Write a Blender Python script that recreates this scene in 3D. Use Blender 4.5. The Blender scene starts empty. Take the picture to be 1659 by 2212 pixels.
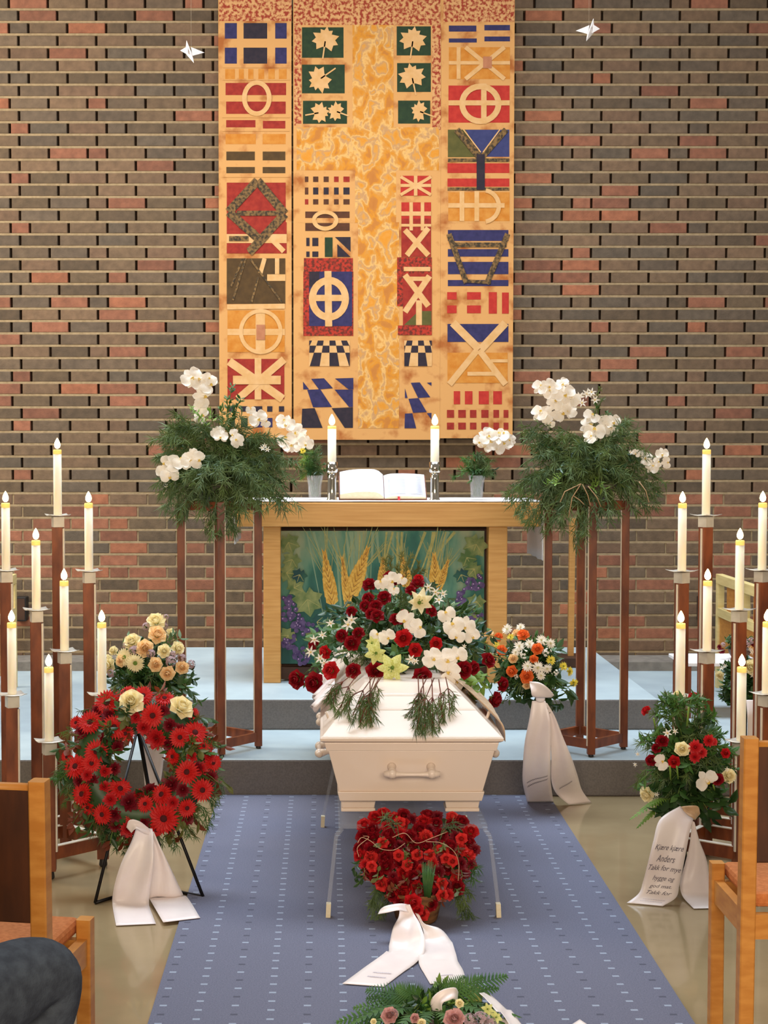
import bpy, bmesh, math, random
from mathutils import Vector, Matrix, noise
from math import sin, cos, pi, radians, sqrt, atan2

SC = bpy.context.scene
COL = SC.collection
W, H = 1659, 2212
# ---------------------------------------------------------------- camera
F = 3300.0                 # focal length in pixels of a 1659 x 2212 frame
CZ = 1.527                 # eye height
PX0, PY0 = 703.0, 1106.0   # optical axis in the frame
PITCH = math.atan(142.0 / F)
cam_d = bpy.data.cameras.new('camera')
cam_d.sensor_fit = 'VERTICAL'
cam_d.sensor_height = 36.0
cam_d.lens = 36.0 * F / H
cam_d.shift_x = (W / 2 - PX0) / H
cam_d.clip_start = 0.05
cam_o = bpy.data.objects.new('camera', cam_d)
COL.objects.link(cam_o)
cam_o.location = (0, 0, CZ)
cam_o.rotation_euler = (pi / 2 - PITCH, 0, 0)
SC.camera = cam_o

# ---------------------------------------------------------------- exposure and world
SC.view_settings.view_transform = 'Standard'
SC.view_settings.look = 'None'
SC.view_settings.gamma = 1.0
SC.view_settings.use_curve_mapping = False
SC.view_settings.exposure = 0.16
wd = bpy.data.worlds.new('world')
SC.world = wd
wd.use_nodes = True
bg = wd.node_tree.nodes['Background']
bg.inputs[0].default_value = (1.0, 0.88, 0.76, 1)
bg.inputs[1].default_value = 0.22


def area(name, loc, target, sx, sy, power, color, spread=180):
    d = bpy.data.lights.new(name, 'AREA')
    d.shape = 'RECTANGLE'
    d.size, d.size_y = sx, sy
    d.energy = power
    d.color = color
    d.spread = radians(spread)
    o = bpy.data.objects.new(name, d)
    COL.objects.link(o)
    o.location = loc
    o.rotation_euler = (Vector(target) - Vector(loc)).to_track_quat('-Z', 'Y').to_euler()
    return o


# cool daylight from the skylight above the chancel, warm hall light from the nave
area('skylight', (0.3, 7.3, 6.4), (0.3, 7.2, 0), 6.0, 2.2, 225, (0.74, 0.87, 1.0), 100)
area('window_light', (-4.3, 7.4, 3.6), (0.4, 9.6, 1.7), 1.8, 2.6, 165, (1.0, 0.90, 0.74))
area('nave_light', (0.2, -3.0, 3.0), (0.3, 6.0, 0.6), 5.0, 1.6, 400, (1.0, 0.82, 0.62))
area('picture_light', (0.3, 7.2, 5.4), (0.25, 9.5, 2.2), 1.6, 0.4, 5, (1.0, 0.80, 0.50), 60)


# ---------------------------------------------------------------- helpers
def at(px, py, Y):
    """the world point seen at a photograph position, on the plane y = Y"""
    u = (px - PX0) / F
    v = (py - PY0) / F
    d = Vector((u, cos(PITCH) - v * sin(PITCH), -sin(PITCH) - v * cos(PITCH)))
    return Vector((0, 0, CZ)) + d * (Y / d.y)


def onz(px, py, z):
    u = (px - PX0) / F
    v = (py - PY0) / F
    d = Vector((u, cos(PITCH) - v * sin(PITCH), -sin(PITCH) - v * cos(PITCH)))
    return Vector((0, 0, CZ)) + d * ((z - CZ) / d.z)


def lin(c):
    c = c / 255.0
    return c / 12.92 if c <= 0.04045 else ((c + 0.055) / 1.055) ** 2.4


def C3(r, g, b):
    return (lin(r), lin(g), lin(b), 1.0)


MATS = {}


def mat(name, c1, c2=None, rough=0.6, metal=0.0, scale=12.0, bump=0.0, bscale=60.0, stretch=(1, 1, 1),
        emit=0.0, trans=0.0, sss=0.0, sheen=0.0, coat=0.0, detail=4.0, coord='Object', ior=1.45, lo=0.35, hi=0.65):
    if name in MATS:
        return MATS[name]
    m = bpy.data.materials.new(name)
    m.use_nodes = True
    nt = m.node_tree
    b = nt.nodes['Principled BSDF']
    b.inputs['Roughness'].default_value = rough
    b.inputs['Metallic'].default_value = metal
    b.inputs['Transmission Weight'].default_value = trans
    b.inputs['IOR'].default_value = ior
    b.inputs['Coat Weight'].default_value = coat
    b.inputs['Sheen Weight'].default_value = sheen
    if sss:
        b.inputs['Subsurface Weight'].default_value = sss
        b.inputs['Subsurface Radius'].default_value = (0.02, 0.012, 0.006)
        b.inputs['Subsurface Scale'].default_value = 0.5
    tc = nt.nodes.new('ShaderNodeTexCoord')
    mp = nt.nodes.new('ShaderNodeMapping')
    mp.inputs['Scale'].default_value = stretch
    nt.links.new(tc.outputs[coord], mp.inputs[0])
    nz = nt.nodes.new('ShaderNodeTexNoise')
    nz.inputs['Scale'].default_value = scale
    nz.inputs['Detail'].default_value = detail
    nt.links.new(mp.outputs[0], nz.inputs[0])
    rp = nt.nodes.new('ShaderNodeValToRGB')
    rp.color_ramp.elements[0].position = lo
    rp.color_ramp.elements[1].position = hi
    rp.color_ramp.elements[0].color = c1
    rp.color_ramp.elements[1].color = c2 or c1
    nt.links.new(nz.outputs[0], rp.inputs[0])
    nt.links.new(rp.outputs[0], b.inputs['Base Color'])
    if emit:
        nt.links.new(rp.outputs[0], b.inputs['Emission Color'])
        b.inputs['Emission Strength'].default_value = emit
    if bump:
        n2 = nt.nodes.new('ShaderNodeTexNoise')
        n2.inputs['Scale'].default_value = bscale
        n2.inputs['Detail'].default_value = 3
        nt.links.new(mp.outputs[0], n2.inputs[0])
        bp = nt.nodes.new('ShaderNodeBump')
        bp.inputs['Strength'].default_value = bump
        bp.inputs['Distance'].default_value = 0.004
        nt.links.new(n2.outputs[0], bp.inputs['Height'])
        nt.links.new(bp.outputs[0], b.inputs['Normal'])
    MATS[name] = m
    return m


def leafmat(name, c1, c2, rough=0.55, scale=9.0, tr=0.25):
    """two-sided leaf or petal: some light passes through"""
    m = mat(name, c1, c2, rough=rough, scale=scale)
    nt = m.node_tree
    b = nt.nodes['Principled BSDF']
    out = nt.nodes['Material Output']
    tl = nt.nodes.new('ShaderNodeBsdfTranslucent')
    mx = nt.nodes.new('ShaderNodeMixShader')
    mx.inputs[0].default_value = tr
    src = b.inputs['Base Color'].links[0].from_socket
    nt.links.new(src, tl.inputs[0])
    nt.links.new(b.outputs[0], mx.inputs[1])
    nt.links.new(tl.outputs[0], mx.inputs[2])
    nt.links.new(mx.outputs[0], out.inputs[0])
    return m


class MB:
    """collects shapes; build() links them as ONE mesh object"""

    def __init__(self):
        self.v, self.f, self.mi, self.sm = [], [], [], []
        self.mats = []

    def m(self, mt):
        if mt not in self.mats:
            self.mats.append(mt)
        return self.mats.index(mt)

    def add(self, vs, fs, mt, smooth=False):
        o = len(self.v)
        k = self.m(mt)
        self.v += [Vector(p) for p in vs]
        for f in fs:
            self.f.append([i + o for i in f])
            self.mi.append(k)
            self.sm.append(smooth)

    def box(self, a, b, mt):
        x0, y0, z0 = a
        x1, y1, z1 = b
        vs = [(x0, y0, z0), (x1, y0, z0), (x1, y1, z0), (x0, y1, z0), (x0, y0, z1), (x1, y0, z1), (x1, y1, z1), (x0, y1, z1)]
        self.add(vs, [(0, 3, 2, 1), (4, 5, 6, 7), (0, 1, 5, 4), (1, 2, 6, 5), (2, 3, 7, 6), (3, 0, 4, 7)], mt)

    def frustum(self, z0, r0, z1, r1, mt, cap0=True, cap1=True):
        """r = (x0,y0,x1,y1) rectangles at z0 and z1"""
        vs = []
        for z, (x0, y0, x1, y1) in ((z0, r0), (z1, r1)):
            vs += [(x0, y0, z), (x1, y0, z), (x1, y1, z), (x0, y1, z)]
        fs = [(0, 1, 5, 4), (1, 2, 6, 5), (2, 3, 7, 6), (3, 0, 4, 7)]
        if cap0:
            fs.append((3, 2, 1, 0))
        if cap1:
            fs.append((4, 5, 6, 7))
        self.add(vs, fs, mt)

    def beam(self, p, q, w, d, mt, up=(0, 0, 1), ch=0.0):
        p, q = Vector(p), Vector(q)
        z = (q - p).normalized()
        x = Vector(up).cross(z)
        if x.length < 1e-4:
            x = Vector((1, 0, 0))
        x.normalize()
        y = z.cross(x)
        if ch <= 0:
            prof = [(-w / 2, -d / 2), (w / 2, -d / 2), (w / 2, d / 2), (-w / 2, d / 2)]
        else:
            prof = [(-w / 2 + ch, -d / 2), (w / 2 - ch, -d / 2), (w / 2, -d / 2 + ch), (w / 2, d / 2 - ch),
                    (w / 2 - ch, d / 2), (-w / 2 + ch, d / 2), (-w / 2, d / 2 - ch), (-w / 2, -d / 2 + ch)]
        n = len(prof)
        vs = [p + x * a + y * b for a, b in prof] + [q + x * a + y * b for a, b in prof]
        fs = [(i, (i + 1) % n, n + (i + 1) % n, n + i) for i in range(n)]
        fs += [tuple(range(n))[::-1], tuple(range(n, 2 * n))]
        self.add(vs, fs, mt)

    def tube(self, pts, r, mt, n=8, smooth=True):
        pts = [Vector(p) for p in pts]
        vs, fs = [], []
        prev = None
        for i, p in enumerate(pts):
            t = (pts[min(i + 1, len(pts) - 1)] - pts[max(i - 1, 0)])
            if t.length < 1e-7:
                t = Vector((0, 0, 1))
            t.normalize()
            if prev is None:
                a = Vector((0, 0, 1)) if abs(t.z) < 0.9 else Vector((1, 0, 0))
                x = a.cross(t).normalized()
            else:
                x = (prev - t * prev.dot(t)).normalized()
            prev = x
            y = t.cross(x)
            rr = r[i] if isinstance(r, (list, tuple)) else r
            for k in range(n):
                a = 2 * pi * k / n
                vs.append(p + (x * cos(a) + y * sin(a)) * rr)
        m = len(pts)
        for i in range(m - 1):
            for k in range(n):
                a, b = i * n + k, i * n + (k + 1) % n
                fs.append((a, b, b + n, a + n))
        fs.append(tuple(range(n))[::-1])
        fs.append(tuple(range((m - 1) * n, m * n)))
        self.add(vs, fs, mt, smooth)

    def lathe(self, c, prof, mt, n=24, smooth=True):
        """prof: (r, z) pairs going up, about the vertical axis through c"""
        c = Vector(c)
        vs, fs = [], []
        for r, z in prof:
            for k in range(n):
                a = 2 * pi * k / n
                vs.append(c + Vector((r * cos(a), r * sin(a), z)))
        for i in range(len(prof) - 1):
            for k in range(n):
                a, b = i * n + k, i * n + (k + 1) % n
                fs.append((a, b, b + n, a + n))
        fs.append(tuple(range(n))[::-1])
        fs.append(tuple(range((len(prof) - 1) * n, len(prof) * n)))
        self.add(vs, fs, mt, smooth)

    def ball(self, c, r, mt, n=8, m=6, s=(1, 1, 1)):
        c = Vector(c)
        vs = [c + Vector((0, 0, -r * s[2]))]
        for i in range(1, m):
            t = -pi / 2 + pi * i / m
            for k in range(n):
                a = 2 * pi * k / n
                vs.append(c + Vector((r * cos(t) * cos(a) * s[0], r * cos(t) * sin(a) * s[1], r * sin(t) * s[2])))
        vs.append(c + Vector((0, 0, r * s[2])))
        fs = []
        for k in range(n):
            fs.append((0, 1 + (k + 1) % n, 1 + k))
            for i in range(m - 2):
                a, b = 1 + i * n + k, 1 + i * n + (k + 1) % n
                fs.append((a, b, b + n, a + n))
            a = 1 + (m - 2) * n
            fs.append((a + k, a + (k + 1) % n, len(vs) - 1))
        self.add(vs, fs, mt, True)

    def grid(self, rows, mt, smooth=True):
        n = len(rows[0])
        vs = [p for r in rows for p in r]
        fs = []
        for i in range(len(rows) - 1):
            for k in range(n - 1):
                a = i * n + k
                fs.append((a, a + 1, a + n + 1, a + n))
        self.add(vs, fs, mt, smooth)

    def mesh(self, name, off=None):
        me = bpy.data.meshes.new(name)
        vs = self.v if off is None else [p - off for p in self.v]
        me.from_pydata([tuple(p) for p in vs], [], self.f)
        for m_ in self.mats:
            me.materials.append(m_)
        me.polygons.foreach_set('material_index', self.mi)
        me.polygons.foreach_set('use_smooth', self.sm)
        me.update()
        return me

    def build(self, name, parent=None, label=None, off=None, bevel=0.0, solid=0.0, loc=None, kind=None):
        if parent is not None and off is None:
            off = Vector(parent.location)
            q = parent.parent
            while q is not None:
                off = off + Vector(q.location)
                q = q.parent
        base = off
        if parent is None and loc is not None:
            base = Vector(loc)
        me = self.mesh(name, base)
        o = bpy.data.objects.new(name, me)
        COL.objects.link(o)
        if parent is not None:
            o.parent = parent
        elif loc is not None:
            o.location = loc
        if label:
            o['label'] = label
        if kind:
            o['kind'] = kind
        if bevel:
            bv = o.modifiers.new('bevel', 'BEVEL')
            bv.width = bevel
            bv.segments = 2
            bv.limit_method = 'ANGLE'
        if solid:
            sd = o.modifiers.new('solid', 'SOLIDIFY')
            sd.thickness = solid
        return o


def thing(name, label, cat, loc=(0, 0, 0), group=None):
    o = bpy.data.objects.new(name, None)
    o.empty_display_size = 0.05
    COL.objects.link(o)
    o.location = loc
    o['label'] = label
    o['category'] = cat
    if group:
        o['group'] = group
    return o


def tag(o, label, cat, group=None, kind=None):
    o['label'] = label
    o['category'] = cat
    if group:
        o['group'] = group
    if kind:
        o['kind'] = kind
    return o


def child(name, me, parent, wloc, rot=None, scale=1.0, label=None):
    """a part that shares mesh data, at a world place"""
    o = bpy.data.objects.new(name, me)
    COL.objects.link(o)
    o.parent = parent
    o.location = Vector(wloc) - parent.location
    if rot is not None:
        o.rotation_mode = 'QUATERNION'
        o.rotation_quaternion = rot
    o.scale = (scale,) * 3 if isinstance(scale, (int, float)) else scale
    if label:
        o['label'] = label
    return o


def cr(P, t):
    """Catmull-Rom through a list of Vectors / tuples"""
    n = len(P) - 1
    t = max(0.0, min(1.0, t)) * n
    i = min(int(t), n - 1)
    t -= i
    p0, p1, p2, p3 = P[max(i - 1, 0)], P[i], P[i + 1], P[min(i + 2, n)]
    return 0.5 * ((2 * p1) + (p2 - p0) * t + (2 * p0 - 5 * p1 + 4 * p2 - p3) * t * t + (3 * p1 - p0 - 3 * p2 + p3) * t ** 3)


# ---------------------------------------------------------------- materials
M = {}
M['oak'] = mat('oak_wood', C3(196, 140, 72), C3(212, 158, 90), rough=0.45, scale=5, stretch=(1, 1, 14), bump=0.05)
M['oak_h'] = mat('oak_wood_across', C3(196, 140, 72), C3(212, 158, 90), rough=0.45, scale=5, stretch=(0.6, 10, 14), bump=0.05)
M['pine_wood'] = mat('pale_wood', C3(214, 190, 126), C3(226, 204, 142), rough=0.5, scale=6, stretch=(1, 1, 8))
M['chair_wood'] = mat('chair_beech_wood', C3(188, 122, 50), C3(206, 142, 66), rough=0.4, scale=5, stretch=(3, 3, 10), bump=0.04)
M['brown'] = mat('dark_stained_wood', C3(96, 46, 24), C3(134, 70, 36), rough=0.42, scale=6, stretch=(4, 4, 1.2), bump=0.04)
M['chair_back'] = mat('dark_brown_panel', C3(66, 34, 16), C3(84, 44, 20), rough=0.5, scale=7, stretch=(4, 4, 1))
M['recess'] = mat('recess_dark_wood', C3(58, 34, 20), C3(74, 44, 24), rough=0.6, scale=8)
M['seat'] = mat('rust_brown_wool', C3(186, 108, 56), C3(206, 126, 70), rough=0.9, scale=90, bump=0.3, bscale=300)
M['capmetal'] = mat('brushed_pale_metal', C3(196, 188, 176), C3(214, 208, 196), rough=0.38, metal=0.35, scale=20)
M['strip'] = mat('pale_edge_strip', C3(208, 196, 178), C3(222, 212, 196), rough=0.4, scale=20)
M['wax'] = mat('candle_wax', C3(250, 238, 214), C3(252, 242, 222), rough=0.45, scale=8, sss=0.5)
M['wick'] = mat('wick_black', C3(40, 24, 14), rough=0.9)
M['flame'] = mat('flame_glow', (1.0, 0.62, 0.20, 1), (1.0, 0.74, 0.34, 1), emit=22.0, scale=4)
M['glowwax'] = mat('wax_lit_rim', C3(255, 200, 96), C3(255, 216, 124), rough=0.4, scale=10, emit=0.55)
M['white'] = mat('white_lacquer', C3(226, 206, 188), C3(230, 212, 196), rough=0.3, scale=2, coat=0.2)
M['satin'] = mat('white_satin_ribbon', C3(236, 222, 220), C3(246, 236, 232), rough=0.35, scale=6, sheen=0.3, bump=0.12, bscale=25)
M['veil'] = mat('cream_sheer_ribbon', C3(178, 142, 104), C3(200, 166, 128), rough=0.5, scale=14, sheen=0.3, stretch=(1, 6, 1))
M['linen'] = mat('white_linen', C3(236, 232, 234), C3(244, 240, 240), rough=0.8, scale=200, bump=0.1, bscale=400)
M['black'] = mat('black_metal', C3(24, 22, 22), C3(34, 30, 30), rough=0.4, metal=0.6, scale=20)
M['blackplastic'] = mat('black_plastic', C3(30, 27, 26), C3(40, 36, 34), rough=0.5, scale=20)
M['ink'] = mat('dark_ink', C3(92, 84, 98), C3(108, 100, 112), rough=0.7, scale=20)
M['ink2'] = mat('faded_ink', C3(176, 168, 180), C3(190, 182, 192), rough=0.7, scale=20)
M['silver'] = mat('polished_silver', C3(214, 208, 196), C3(230, 224, 212), rough=0.12, metal=1.0, scale=8)
M['paper'] = mat('book_paper', C3(206, 208, 218), C3(214, 216, 226), rough=0.85, scale=30)
M['pageedge'] = mat('book_page_edges', C3(214, 198, 160), C3(236, 224, 196), rough=0.8, scale=60, stretch=(1, 1, 30))
M['origami'] = mat('white_origami_paper', C3(246, 240, 240), C3(250, 246, 246), rough=0.7, scale=6)
M['stem'] = leafmat('flower_stem', C3(96, 120, 52), C3(120, 146, 68))
M['twig'] = mat('pale_twig', C3(176, 140, 104), C3(196, 164, 128), rough=0.8, scale=30)
M['pine'] = leafmat('pine_needle', C3(58, 80, 38), C3(104, 124, 66), scale=14, tr=0.15)
M['pine2'] = leafmat('blue_green_needle', C3(70, 94, 60), C3(120, 142, 94), scale=12, tr=0.15)
M['fern'] = leafmat('fern_green', C3(44, 84, 36), C3(84, 124, 52), scale=10, tr=0.2)
M['leaf'] = leafmat('dark_leaf', C3(30, 54, 26), C3(58, 88, 42), rough=0.4, scale=12, tr=0.12)
M['lime'] = leafmat('light_green_leaf', C3(104, 140, 50), C3(140, 170, 76), scale=10)
M['olive'] = leafmat('olive_green_leaf', C3(84, 88, 40), C3(116, 116, 56), scale=10)
M['rust'] = leafmat('rust_brown_leaf', C3(96, 44, 24), C3(130, 62, 34), scale=10)
M['orchid'] = leafmat('white_orchid_petal', C3(250, 240, 222), C3(255, 250, 244), scale=30, tr=0.3)
M['orchidc'] = leafmat('yellow_orchid_lip', C3(228, 190, 80), C3(240, 214, 120), scale=30)
M['rosered'] = leafmat('deep_red_petal', C3(126, 8, 22), C3(164, 14, 30), scale=40, tr=0.25)
M['rosebright'] = leafmat('bright_red_petal', C3(180, 20, 28), C3(208, 34, 38), scale=40, tr=0.25)
M['coral'] = leafmat('coral_red_petal', C3(206, 40, 40), C3(228, 62, 56), scale=40, tr=0.25)
M['carn'] = leafmat('dark_crimson_petal', C3(100, 6, 22), C3(134, 10, 30), scale=40, tr=0.2)
M['gerb'] = leafmat('scarlet_gerbera_petal', C3(196, 20, 20), C3(224, 34, 28), scale=30, tr=0.25)
M['gerbc'] = mat('gerbera_centre', C3(40, 10, 12), C3(92, 16, 20), rough=0.9, scale=160)
M['cream'] = leafmat('cream_rose_petal', C3(250, 236, 184), C3(254, 246, 212), scale=20, tr=0.3)
M['peach'] = leafmat('peach_rose_petal', C3(250, 212, 156), C3(254, 230, 184), scale=20, tr=0.3)
M['yellow'] = leafmat('yellow_petal', C3(232, 212, 70), C3(244, 228, 110), scale=20, tr=0.3)
M['orange'] = leafmat('orange_petal', C3(240, 110, 50), C3(250, 150, 76), scale=25, tr=0.3)
M['lilac'] = leafmat('dusty_lilac_petal', C3(168, 140, 144), C3(200, 172, 176), scale=30, tr=0.25)
M['pink'] = leafmat('old_pink_petal', C3(204, 150, 150), C3(224, 176, 168), scale=30, tr=0.25)
M['green_p'] = leafmat('lime_green_petal', C3(214, 218, 116), C3(238, 238, 170), scale=18, tr=0.3)
M['whitep'] = leafmat('white_petal', C3(248, 240, 226), C3(254, 250, 240), scale=30, tr=0.3)
M['dkbowl'] = mat('dark_grey_bowl', C3(84, 70, 66), C3(100, 86, 80), rough=0.6, scale=16)
M['basket'] = mat('brown_birch_bark', C3(84, 50, 26), C3(142, 96, 52), rough=0.85, scale=16, stretch=(1, 1, 3), bump=0.4)
M['denim'] = mat('dark_grey_denim', C3(52, 58, 68), C3(70, 78, 88), rough=0.9, scale=40, bump=0.35, bscale=260)
M['coat'] = mat('black_wool_coat', C3(26, 28, 32), C3(38, 40, 44), rough=0.95, scale=30, bump=0.3, bscale=200)
M['skin'] = mat('skin', C3(206, 158, 130), C3(218, 172, 144), rough=0.5, scale=6, sss=0.2)
M['hair'] = mat('brown_hair', C3(60, 42, 30), C3(84, 60, 42), rough=0.7, scale=60, stretch=(1, 1, 0.2))
M['shoe'] = mat('black_leather', C3(22, 20, 20), C3(30, 28, 28), rough=0.35, scale=12)


def glass(name, col, rough=0.03, ior=1.49):
    m = bpy.data.materials.new(name)
    m.use_nodes = True
    nt = m.node_tree
    b = nt.nodes['Principled BSDF']
    b.inputs['Base Color'].default_value = col
    b.inputs['Roughness'].default_value = rough
    b.inputs['Transmission Weight'].default_value = 1.0
    b.inputs['IOR'].default_value = ior
    n = nt.nodes.new('ShaderNodeTexNoise')
    n.inputs['Scale'].default_value = 3
    r = nt.nodes.new('ShaderNodeMapRange')
    r.inputs[3].default_value = rough
    r.inputs[4].default_value = rough + 0.03
    nt.links.new(n.outputs[0], r.inputs[0])
    nt.links.new(r.outputs[0], b.inputs['Roughness'])
    return m


def clear_sheet(name, k):
    m = bpy.data.materials.new(name)
    m.use_nodes = True
    nt = m.node_tree
    out = nt.nodes['Material Output']
    b = nt.nodes['Principled BSDF']
    b.inputs['Base Color'].default_value = (0.8, 0.82, 0.84, 1)
    b.inputs['Roughness'].default_value = 0.08
    tr_ = nt.nodes.new('ShaderNodeBsdfTransparent')
    tr_.inputs[0].default_value = (0.97, 0.98, 0.99, 1)
    mx = nt.nodes.new('ShaderNodeMixShader')
    n = nt.nodes.new('ShaderNodeTexNoise')
    n.inputs['Scale'].default_value = 4
    r = nt.nodes.new('ShaderNodeMapRange')
    r.inputs[3].default_value, r.inputs[4].default_value = k * 0.8, k * 1.2
    nt.links.new(n.outputs[0], r.inputs[0])
    nt.links.new(r.outputs[0], mx.inputs[0])
    nt.links.new(tr_.outputs[0], mx.inputs[1])
    nt.links.new(b.outputs[0], mx.inputs[2])
    nt.links.new(mx.outputs[0], out.inputs[0])
    return m


M['acryl'] = clear_sheet('clear_acrylic', 0.10)
M['glass'] = clear_sheet('clear_glass', 0.2)
# ================================================================ THE SETTING
YW = 9.54      # brick wall
YS1 = 6.61     # front of the first step
YS2 = 7.31     # front of the altar platform
ZS1, ZS2 = 0.162, 0.310


def ramp_node(nt, stops, interp='LINEAR'):
    r = nt.nodes.new('ShaderNodeValToRGB')
    r.color_ramp.interpolation = interp
    while len(r.color_ramp.elements) > 2:
        r.color_ramp.elements.remove(r.color_ramp.elements[-1])
    r.color_ramp.elements[0].position, r.color_ramp.elements[0].color = stops[0]
    r.color_ramp.elements[1].position, r.color_ramp.elements[1].color = stops[1]
    for p, c in stops[2:]:
        e = r.color_ramp.elements.new(p)
        e.color = c
    return r


# --- brick wall: every brick is modelled, its tone kept as a colour attribute
def brick_material():
    m = bpy.data.materials.new('fired_brick')
    m.use_nodes = True
    nt = m.node_tree
    b = nt.nodes['Principled BSDF']
    b.inputs['Roughness'].default_value = 0.85
    at_ = nt.nodes.new('ShaderNodeAttribute')
    at_.attribute_name = 'tone'
    tc = nt.nodes.new('ShaderNodeTexCoord')
    nz = nt.nodes.new('ShaderNodeTexNoise')
    nz.inputs['Scale'].default_value = 22
    nz.inputs['Detail'].default_value = 6
    nt.links.new(tc.outputs['Object'], nz.inputs[0])
    mr = nt.nodes.new('ShaderNodeMapRange')
    mr.inputs[1].default_value, mr.inputs[2].default_value = 0.3, 0.7
    mr.inputs[3].default_value, mr.inputs[4].default_value = 0.78, 1.2
    nt.links.new(nz.outputs[0], mr.inputs[0])
    vm = nt.nodes.new('ShaderNodeVectorMath')
    vm.operation = 'SCALE'
    nt.links.new(at_.outputs['Color'], vm.inputs[0])
    nt.links.new(mr.outputs[0], vm.inputs['Scale'])
    nt.links.new(vm.outputs[0], b.inputs['Base Color'])
    n2 = nt.nodes.new('ShaderNodeTexNoise')
    n2.inputs['Scale'].default_value = 120
    nt.links.new(tc.outputs['Object'], n2.inputs[0])
    bp = nt.nodes.new('ShaderNodeBump')
    bp.inputs['Strength'].default_value = 0.4
    bp.inputs['Distance'].default_value = 0.004
    nt.links.new(n2.outputs[0], bp.inputs['Height'])
    nt.links.new(bp.outputs[0], b.inputs['Normal'])
    return m


def build_wall():
    rnd = random.Random(11)
    bm_ = brick_material()
    mortar = mat('sand_mortar', C3(144, 124, 94), C3(162, 140, 108), rough=0.95, scale=40, bump=0.4, bscale=150)
    gap = mat('open_joint', C3(60, 44, 34), C3(70, 52, 40), rough=1.0)
    mb = MB()
    tones = []
    course = 0.0765
    zline = at(300, 1063, YW).z
    xs = lambda px: (px - PX0) / 346.0
    X0, X1 = -4.2, 5.0
    greys = [C3(103, 85, 67), C3(95, 80, 65), C3(107, 86, 65), C3(98, 80, 60), C3(92, 79, 65), C3(88, 72, 55)]
    reds = [C3(141, 90, 67), C3(148, 92, 65), C3(133, 85, 63), C3(126, 81, 61)]
    mids = [C3(114, 90, 68), C3(110, 85, 65)]
    k0 = -int(zline / course) - 1
    for k in range(k0, 48):
        z0 = zline + k * course
        z1 = z0 + course - 0.014
        if z1 < 0.15:
            continue
        upper = k >= 0
        # joint pattern: all stretchers, then header + two stretchers
        row = k % 4
        joints = []
        if row in (0, 2):
            x = xs(165 / 3.456) - 60 * 0.24
            seq = [0.24]
        else:
            x = xs((95 if row == 1 else 670) / 3.456) - 30 * 0.6
            seq = [0.12, 0.24, 0.24]
        i = 0
        jw = 0.015 if upper else 0.010
        while x < X1:
            w = seq[i % len(seq)]
            a, b = x + jw / 2, x + w - jw / 2
            if b > X0:
                a, b = max(a, X0), min(b, X1)
                j = rnd.uniform(-0.0015, 0.0015)
                c = 0.003
                yf = YW + j
                n = len(mb.f)
                # front face set slightly proud of a small arris
                vs = [(a, YW + 0.06, z0), (b, YW + 0.06, z0), (b, YW + 0.06, z1), (a, YW + 0.06, z1),
                      (a, yf + c, z0), (b, yf + c, z0), (b, yf + c, z1), (a, yf + c, z1),
                      (a + c, yf, z0 + c), (b - c, yf, z0 + c), (b - c, yf, z1 - c), (a + c, yf, z1 - c)]
                fs = [(8, 9, 10, 11), (4, 5, 9, 8), (5, 6, 10, 9), (6, 7, 11, 10), (7, 4, 8, 11),
                      (0, 1, 5, 4), (1, 2, 6, 5), (2, 3, 7, 6), (3, 0, 4, 7)]
                mb.add(vs, fs, bm_)
                pr = 0.34 if w < 0.2 else 0.13
                if not upper:
                    pr += 0.14
                r = rnd.random()
                col = rnd.choice(reds) if r < pr else (rnd.choice(mids) if r < pr + 0.2 else rnd.choice(greys))
                s = rnd.uniform(0.88, 1.12)
                tones += [(col[0] * s, col[1] * s, col[2] * s, 1)] * len(fs)
            x += w
            i += 1
        # bed joint above this course
        n = len(mb.f)
        mb.add([(X0, YW + 0.0015, z1), (X1, YW + 0.0015, z1), (X1, YW + 0.0015, z1 + 0.014), (X0, YW + 0.0015, z1 + 0.014),
                (X0, YW + 0.06, z1), (X1, YW + 0.06, z1), (X1, YW + 0.06, z1 + 0.014), (X0, YW + 0.06, z1 + 0.014)],
               [(0, 1, 2, 3), (4, 5, 1, 0), (3, 2, 6, 7)], mortar)
        # what is seen at the back of the upright joints
        yb = YW + 0.05 if upper else YW + 0.006
        mb.add([(X0, yb, z0), (X1, yb, z0), (X1, yb, z1), (X0, yb, z1)], [(0, 1, 2, 3)], gap if upper else mortar)
        tones += [(0.3, 0.25, 0.2, 1)] * (len(mb.f) - n)
    n = len(mb.f)
    mb.box((X0, YW + 0.055, 0), (X1, YW + 0.3, zline + 48 * course), mortar)
    tones += [(0.3, 0.25, 0.2, 1)] * (len(mb.f) - n)
    o = mb.build('wall_back', kind='structure')
    a = o.data.color_attributes.new('tone', 'FLOAT_COLOR', 'CORNER')
    buf = []
    for p, t in zip(o.data.polygons, tones):
        buf += list(t) * p.loop_total
    a.data.foreach_set('color', buf)


build_wall()

# --- floor and steps
lino = mat('polished_beige_floor', C3(144, 124, 92), C3(158, 138, 104), rough=0.14, scale=3, coat=0.25, bump=0.02, bscale=8)
mb = MB()
mb.box((-4.2, -2.0, -0.1), (5.0, 9.9, 0.0), lino)
mb.build('floor', kind='structure')
# grey-blue chancel carpet: skylight on treads, shade on risers put into the colour
felt = mat('carpet_skylit_tone', C3(158, 172, 178), C3(170, 184, 188), rough=0.5, scale=5, bump=0.05, bscale=300)
riser = mat('carpet_shaded_tone', C3(112, 107, 104), C3(126, 120, 116), rough=0.95, scale=160, bump=0.3, bscale=500)


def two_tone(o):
    """one carpet: skylit colour painted on the treads, shaded colour on the risers"""
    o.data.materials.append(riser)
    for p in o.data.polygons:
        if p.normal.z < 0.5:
            p.material_index = 1


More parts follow.
